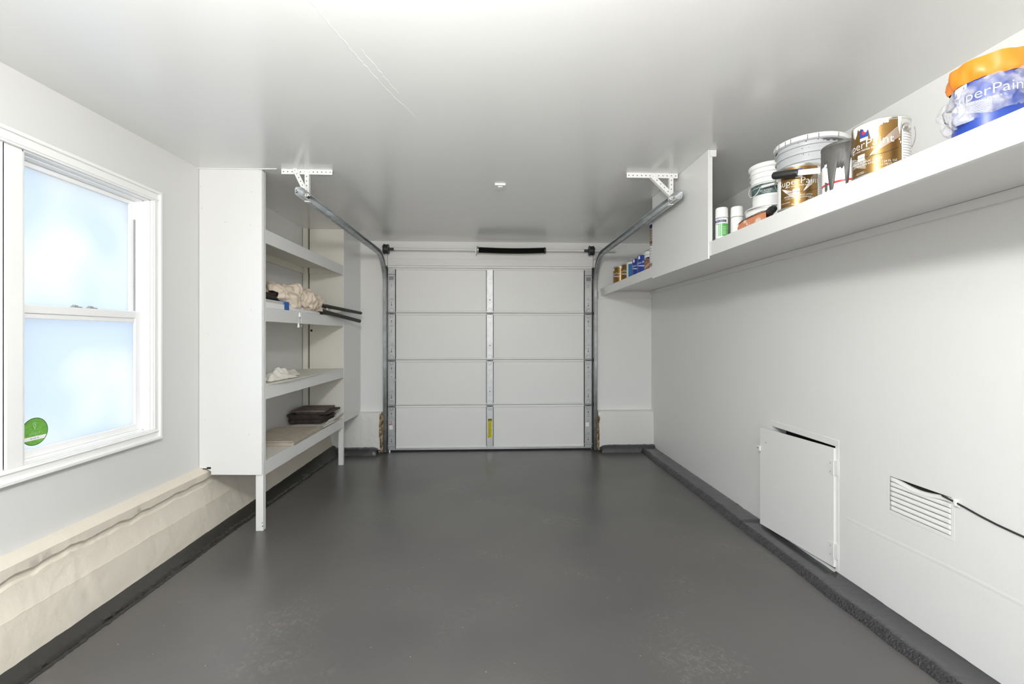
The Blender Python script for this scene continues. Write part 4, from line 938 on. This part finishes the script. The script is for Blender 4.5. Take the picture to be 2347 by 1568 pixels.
# grout float lying on the shelf
gf = thing('grout_float', 'orange rubber float with speckled edge and black handle, lying before the tub', 'float', (1.35, 2.3, TOP))
P0, P1 = Vector((1.338, 2.475, TOP)), Vector((1.338, 2.255, TOP))
def fl_(u, v_):
    y = lerp(2.395, 2.140, u); h = .056 * (.75 + .25 * min(1, u * 5)) * (1 if u < .8 else 1 - .12 * (u - .8) / .2)
    if u == 0: h *= .6
    prof = [(1.318, 0), (1.316, h * .75), (1.322, h), (1.352, h), (1.356, 0)]
    x, z = prof[int(round(v_ * 4))]; return (x, y, TOP + .0008 + z)
fb = MB().grid(fl_, 24, 4)
mk('float_pad', fb, M_terra, gf, smooth=30)
def fe_(u, v_):
    y = lerp(2.393, 2.138, u); h = .056 * (.75 + .25 * min(1, u * 5)) * (1 if u < .8 else 1 - .12 * (u - .8) / .2)
    a = PI * v_; return (1.336 - .024 * math.cos(a) + .001 * nse(y, v_, 0, 60), y, TOP + h - .008 + .011 * math.sin(a) + .002 * nse(y, v_, 4, 70))
mk('speckled_edge', MB().grid(fe_, 40, 8), M_speck, gf, smooth=60)
mk('float_end', MB().prism([(1.318, TOP + .001), (1.317, TOP + .026), (1.352, TOP + .026), (1.356, TOP + .001)], 'xz', 2.394, 2.396), M_terra, gf)
mk('float_handle', MB().tube([(1.338, 2.160, TOP + .040), (1.338, 2.150, TOP + .040), (1.330, 2.12, TOP + .042), (1.318, 2.085, TOP + .040), (1.315, 2.072, TOP + .036)], [.012, .019, .019, .017, .010], 16), M_grip, gf, smooth=60)

# far group behind the boxing panel
G = 'far group of paint cans beyond the boxing panel'
def place(px_dir, zc_, X=None):  # X given: distance follows
    return None
super_can(1.402, 4.90, TOP, 'farthest gold paint can on the overhead shelf, nearest the garage door', color=M_gold, group=G, detail=False, txt=-44, small_white=False, ear=False)
super_can(1.432, 4.71, TOP, 'second gold paint can from the garage door on the overhead shelf', color=M_gold, group=G, detail=False, txt=-46, ear=False)
def lblcan(x, y, z, lb, m, r=.0825, h=.190, text=None, tcol=None, top=None):
    root = thing('paint_can', lb, 'paint can', (x, y, z), facing(x, y), G); can_body(root, r, h)
    mk('paper_label', MB().patch(r + .0005, -120, 120, .008, h - .010, 40), m, root, world=False, smooth=60); return root, r, h
c3, r, h = lblcan(1.442, 4.535, TOP, 'teal and white paint can between the gold and the blue cans', M_tealL)
mk('white_panel', MB().patch(.0834, -90, -52, .012, .178, 12).patch(.0834, -52, 60, .160, .182, 20), M_white, c3, world=False); mk('yellow_strip', MB().patch(.0836, -60, 40, .012, .034, 20), M_yellow, c3, world=False)
super_can(1.435, 4.335, TOP, 'farther of the two royal blue paint cans', color=M_blueL, group=G, detail=False, txt=-32, small_white=False, ear=False)
super_can(1.425, 4.150, TOP, 'nearer of the two royal blue paint cans', color=M_blueL, group=G, detail=False, txt=-30, small_white=False, ear=False)
c6, r, h = lblcan(1.425, 3.945, TOP, 'white and orange-brown can between the blue can and the stacked pair', M_white)
mk('brown_panel', MB().patch(.0834, -110, 80, .010, .098, 40), M_brownL, c6, world=False)
mk('dark_oval', MB().patch(.0836, -85, 10, lambda u: .098, lambda u: .098 + .030 * math.sin(PI * u) ** .6, 30), M_inkk, c6, world=False)
mb = MB(); wraptext(mb, 'URETHANE', .018, .0842, -40, .102); swoosh(mb, .0838, -85, 40, .030, .080, .01, 2, .02, .0012); mk('can_lettering', mb, M_ink, c6, world=False)
mb = MB(); wraptext(mb, 'Satin', .024, .0842, -48, .142); mk('script_lettering', mb, M_inkg, c6, world=False)
c7, r, h = lblcan(1.388, 3.712, TOP, 'white printed can at the bottom of the stacked pair behind the panel', M_white)
mb = MB()
for k in range(7): wraptext(mb, random.choice(['PRIMER', 'SEALER', 'WHITE', 'LATEX']), .020, .0842, -62, .155 - k * .022)
mk('can_lettering', mb, M_inkk, c7, world=False)
mk('grey_base', MB().patch(.0834, -118, 118, .010, .042, 30), M_inkg, c7, world=False)
c8, r, h = lblcan(1.388, 3.712, TOP + .1925, 'dark bronze can on top of the stacked pair behind the panel', M_gold)
mk('white_top', MB().patch(.0834, -118, 118, .165, .180, 30), M_white, c8, world=False); mk('navy_panel', MB().patch(.0836, -118, -40, .138, .164, 20), M_navy, c8, world=False)
mb = MB()
for k in range(5): wraptext(mb, random.choice(['PAINT', 'SUPER', 'GLOSS']), .022, .0842, -62, .118 - k * .022)
mk('can_lettering', mb, M_ink, c8, world=False)

# ------------------------------------------------------------------ access hatch, vent, cable on the right wall
ad = sempty('door_2', (XR, 2.448, .05)); ad['label'] = 'small white plywood access hatch low on the right wall'
ya, yb = 2.452, 3.095; xa, xb = XR - .012, XR - .045      # hinged at the near edge, standing ajar at the far edge
def hx(y): return lerp(xa, xb, (y - ya) / (yb - ya))
pn = MB(); th = .013
pn.add([(hx(ya), ya, .070), (hx(yb), yb, .050), (hx(yb), yb, .716), (hx(ya), ya, .728), (hx(ya) + th, ya, .070), (hx(yb) + th, yb, .050), (hx(yb) + th, yb, .716), (hx(ya) + th, ya, .728)],
       [(0, 1, 2, 3), (4, 5, 6, 7), (0, 1, 5, 4), (1, 2, 6, 5), (2, 3, 7, 6), (3, 0, 4, 7)])
leaf = mk('hatch_panel', pn, M_wall, ad, bevel=.001)
mk('frame_stop', MB().box(XR - .0018, XR + .010, ya - .024, ya - .001, .06, .7395).box(XR - .0018, XR + .010, ya - .024, 3.045, .740, .776), M_wall, ad, bevel=.002)
for z in (.62, .16):
    mk('hinge', MB().box(hx(ya) - .004, hx(ya) - .0005, ya, ya + .036, z - .04, z + .04).box(XR - .0085, XR - .005, ya - .022, ya - .003, z - .04, z + .04).tube([(XR - .014, ya - .002, z - .04), (XR - .014, ya - .002, z + .04)], .004, 8), M_wall, ad)
    mk('screw', MB().tube([(hx(ya) - .006, ya + .02, z + .022), (hx(ya) - .004, ya + .02, z + .022)], .003, 8).tube([(hx(ya) - .006, ya + .02, z - .026), (hx(ya) - .004, ya + .02, z - .026)], .003, 8), M_inkg, ad)
mk('turn_button', MB().box(hx(yb) - .012, hx(yb) - .001, yb - .018, yb + .022, .555, .590), M_wall, ad, bevel=.004)
mk('button_screw', MB().tube([(hx(yb) - .0135, yb + .006, .574), (hx(yb) - .0115, yb + .006, .574)], .004, 8), M_dark, ad)
mk('nail_hole', MB().tube([(hx(3.03) - .0012, 3.03, .625), (hx(3.03) - .0002, 3.03, .625)], .003, 8), M_dark, leaf)

vt = thing('wall_vent', 'white louvred vent grille set in the right wall below the cable', 'vent', (XR, 1.96, .52))
vy0, vy1, vz0, vz1 = 1.812, 2.112, .512, .676
mk('vent_frame', MB().box(XR - .0006, XR + .004, vy0 - .012, vy0 + .004, vz0 - .012, vz1 + .004).box(XR - .0006, XR + .004, vy1 - .004, vy1 + .012, vz0 - .012, vz1 + .004).box(XR - .0006, XR + .004, vy0, vy1, vz0 - .012, vz0 + .006), M_wall, vt, bevel=.002)
for k in range(7):
    z = vz0 + .006 + k * .0228; bow = .016 if k == 6 else 0
    def lv(u, v_, z=z, bow=bow):
        y = lerp(vy0 + .004, vy1 - .004, u); e = math.sin(PI * u) ** 2
        p = [(XR + .011, z + .022), (XR + .004, z + .0165), (XR - .001, z + .006), (XR + .001, z + .0025), (XR + .010, z + .001)][int(round(v_ * 4))]
        ed = min(1, min(u, 1 - u) * 14)
        return (lerp(XR, p[0], ed), y, p[1] - bow * e * (1 if v_ < .6 else .5))
    mk('louvre', MB().grid(lv, 24, 4), M_wall, vt, smooth=60, solid=.001)
mk('vent_gap_shade', MB().box(XR + .014, XR + .018, vy0, vy1, vz0, vz1 + .004), M_dark, vt)  # black sheet behind the louvres, paints the gap dark

cbl = MB()
cp = [(XR - .004, 1.850, .694 - .018), (XR - .006, 1.815, .672), (XR - .007, 1.790, .668), (XR - .007, 1.755, .662), (XR - .006, 1.70, .650), (XR - .005, 1.64, .640), (XR - .005, 1.58, .634), (XR - .005, 1.50, .628), (XR - .005, 1.30, .620), (XR - .005, .9, .615)]
co = mk('black_cable', cbl.tube(cp, .0036, 10), M_rubber, None, smooth=60, loc=cp[0]); tag(co, 'thin black cable leaving the vent across the right wall', 'cable')
cc = mk('cable_clip', MB().box(XR - .014, XR - .001, 1.783, 1.795, .655, .682).box(XR - .006, XR - .001, 1.775, 1.80, .650, .658), M_wplastic, None, bevel=.002, loc=(XR - .01, 1.79, .668)); tag(cc, 'small white clip holding the cable beside the vent', 'clip')
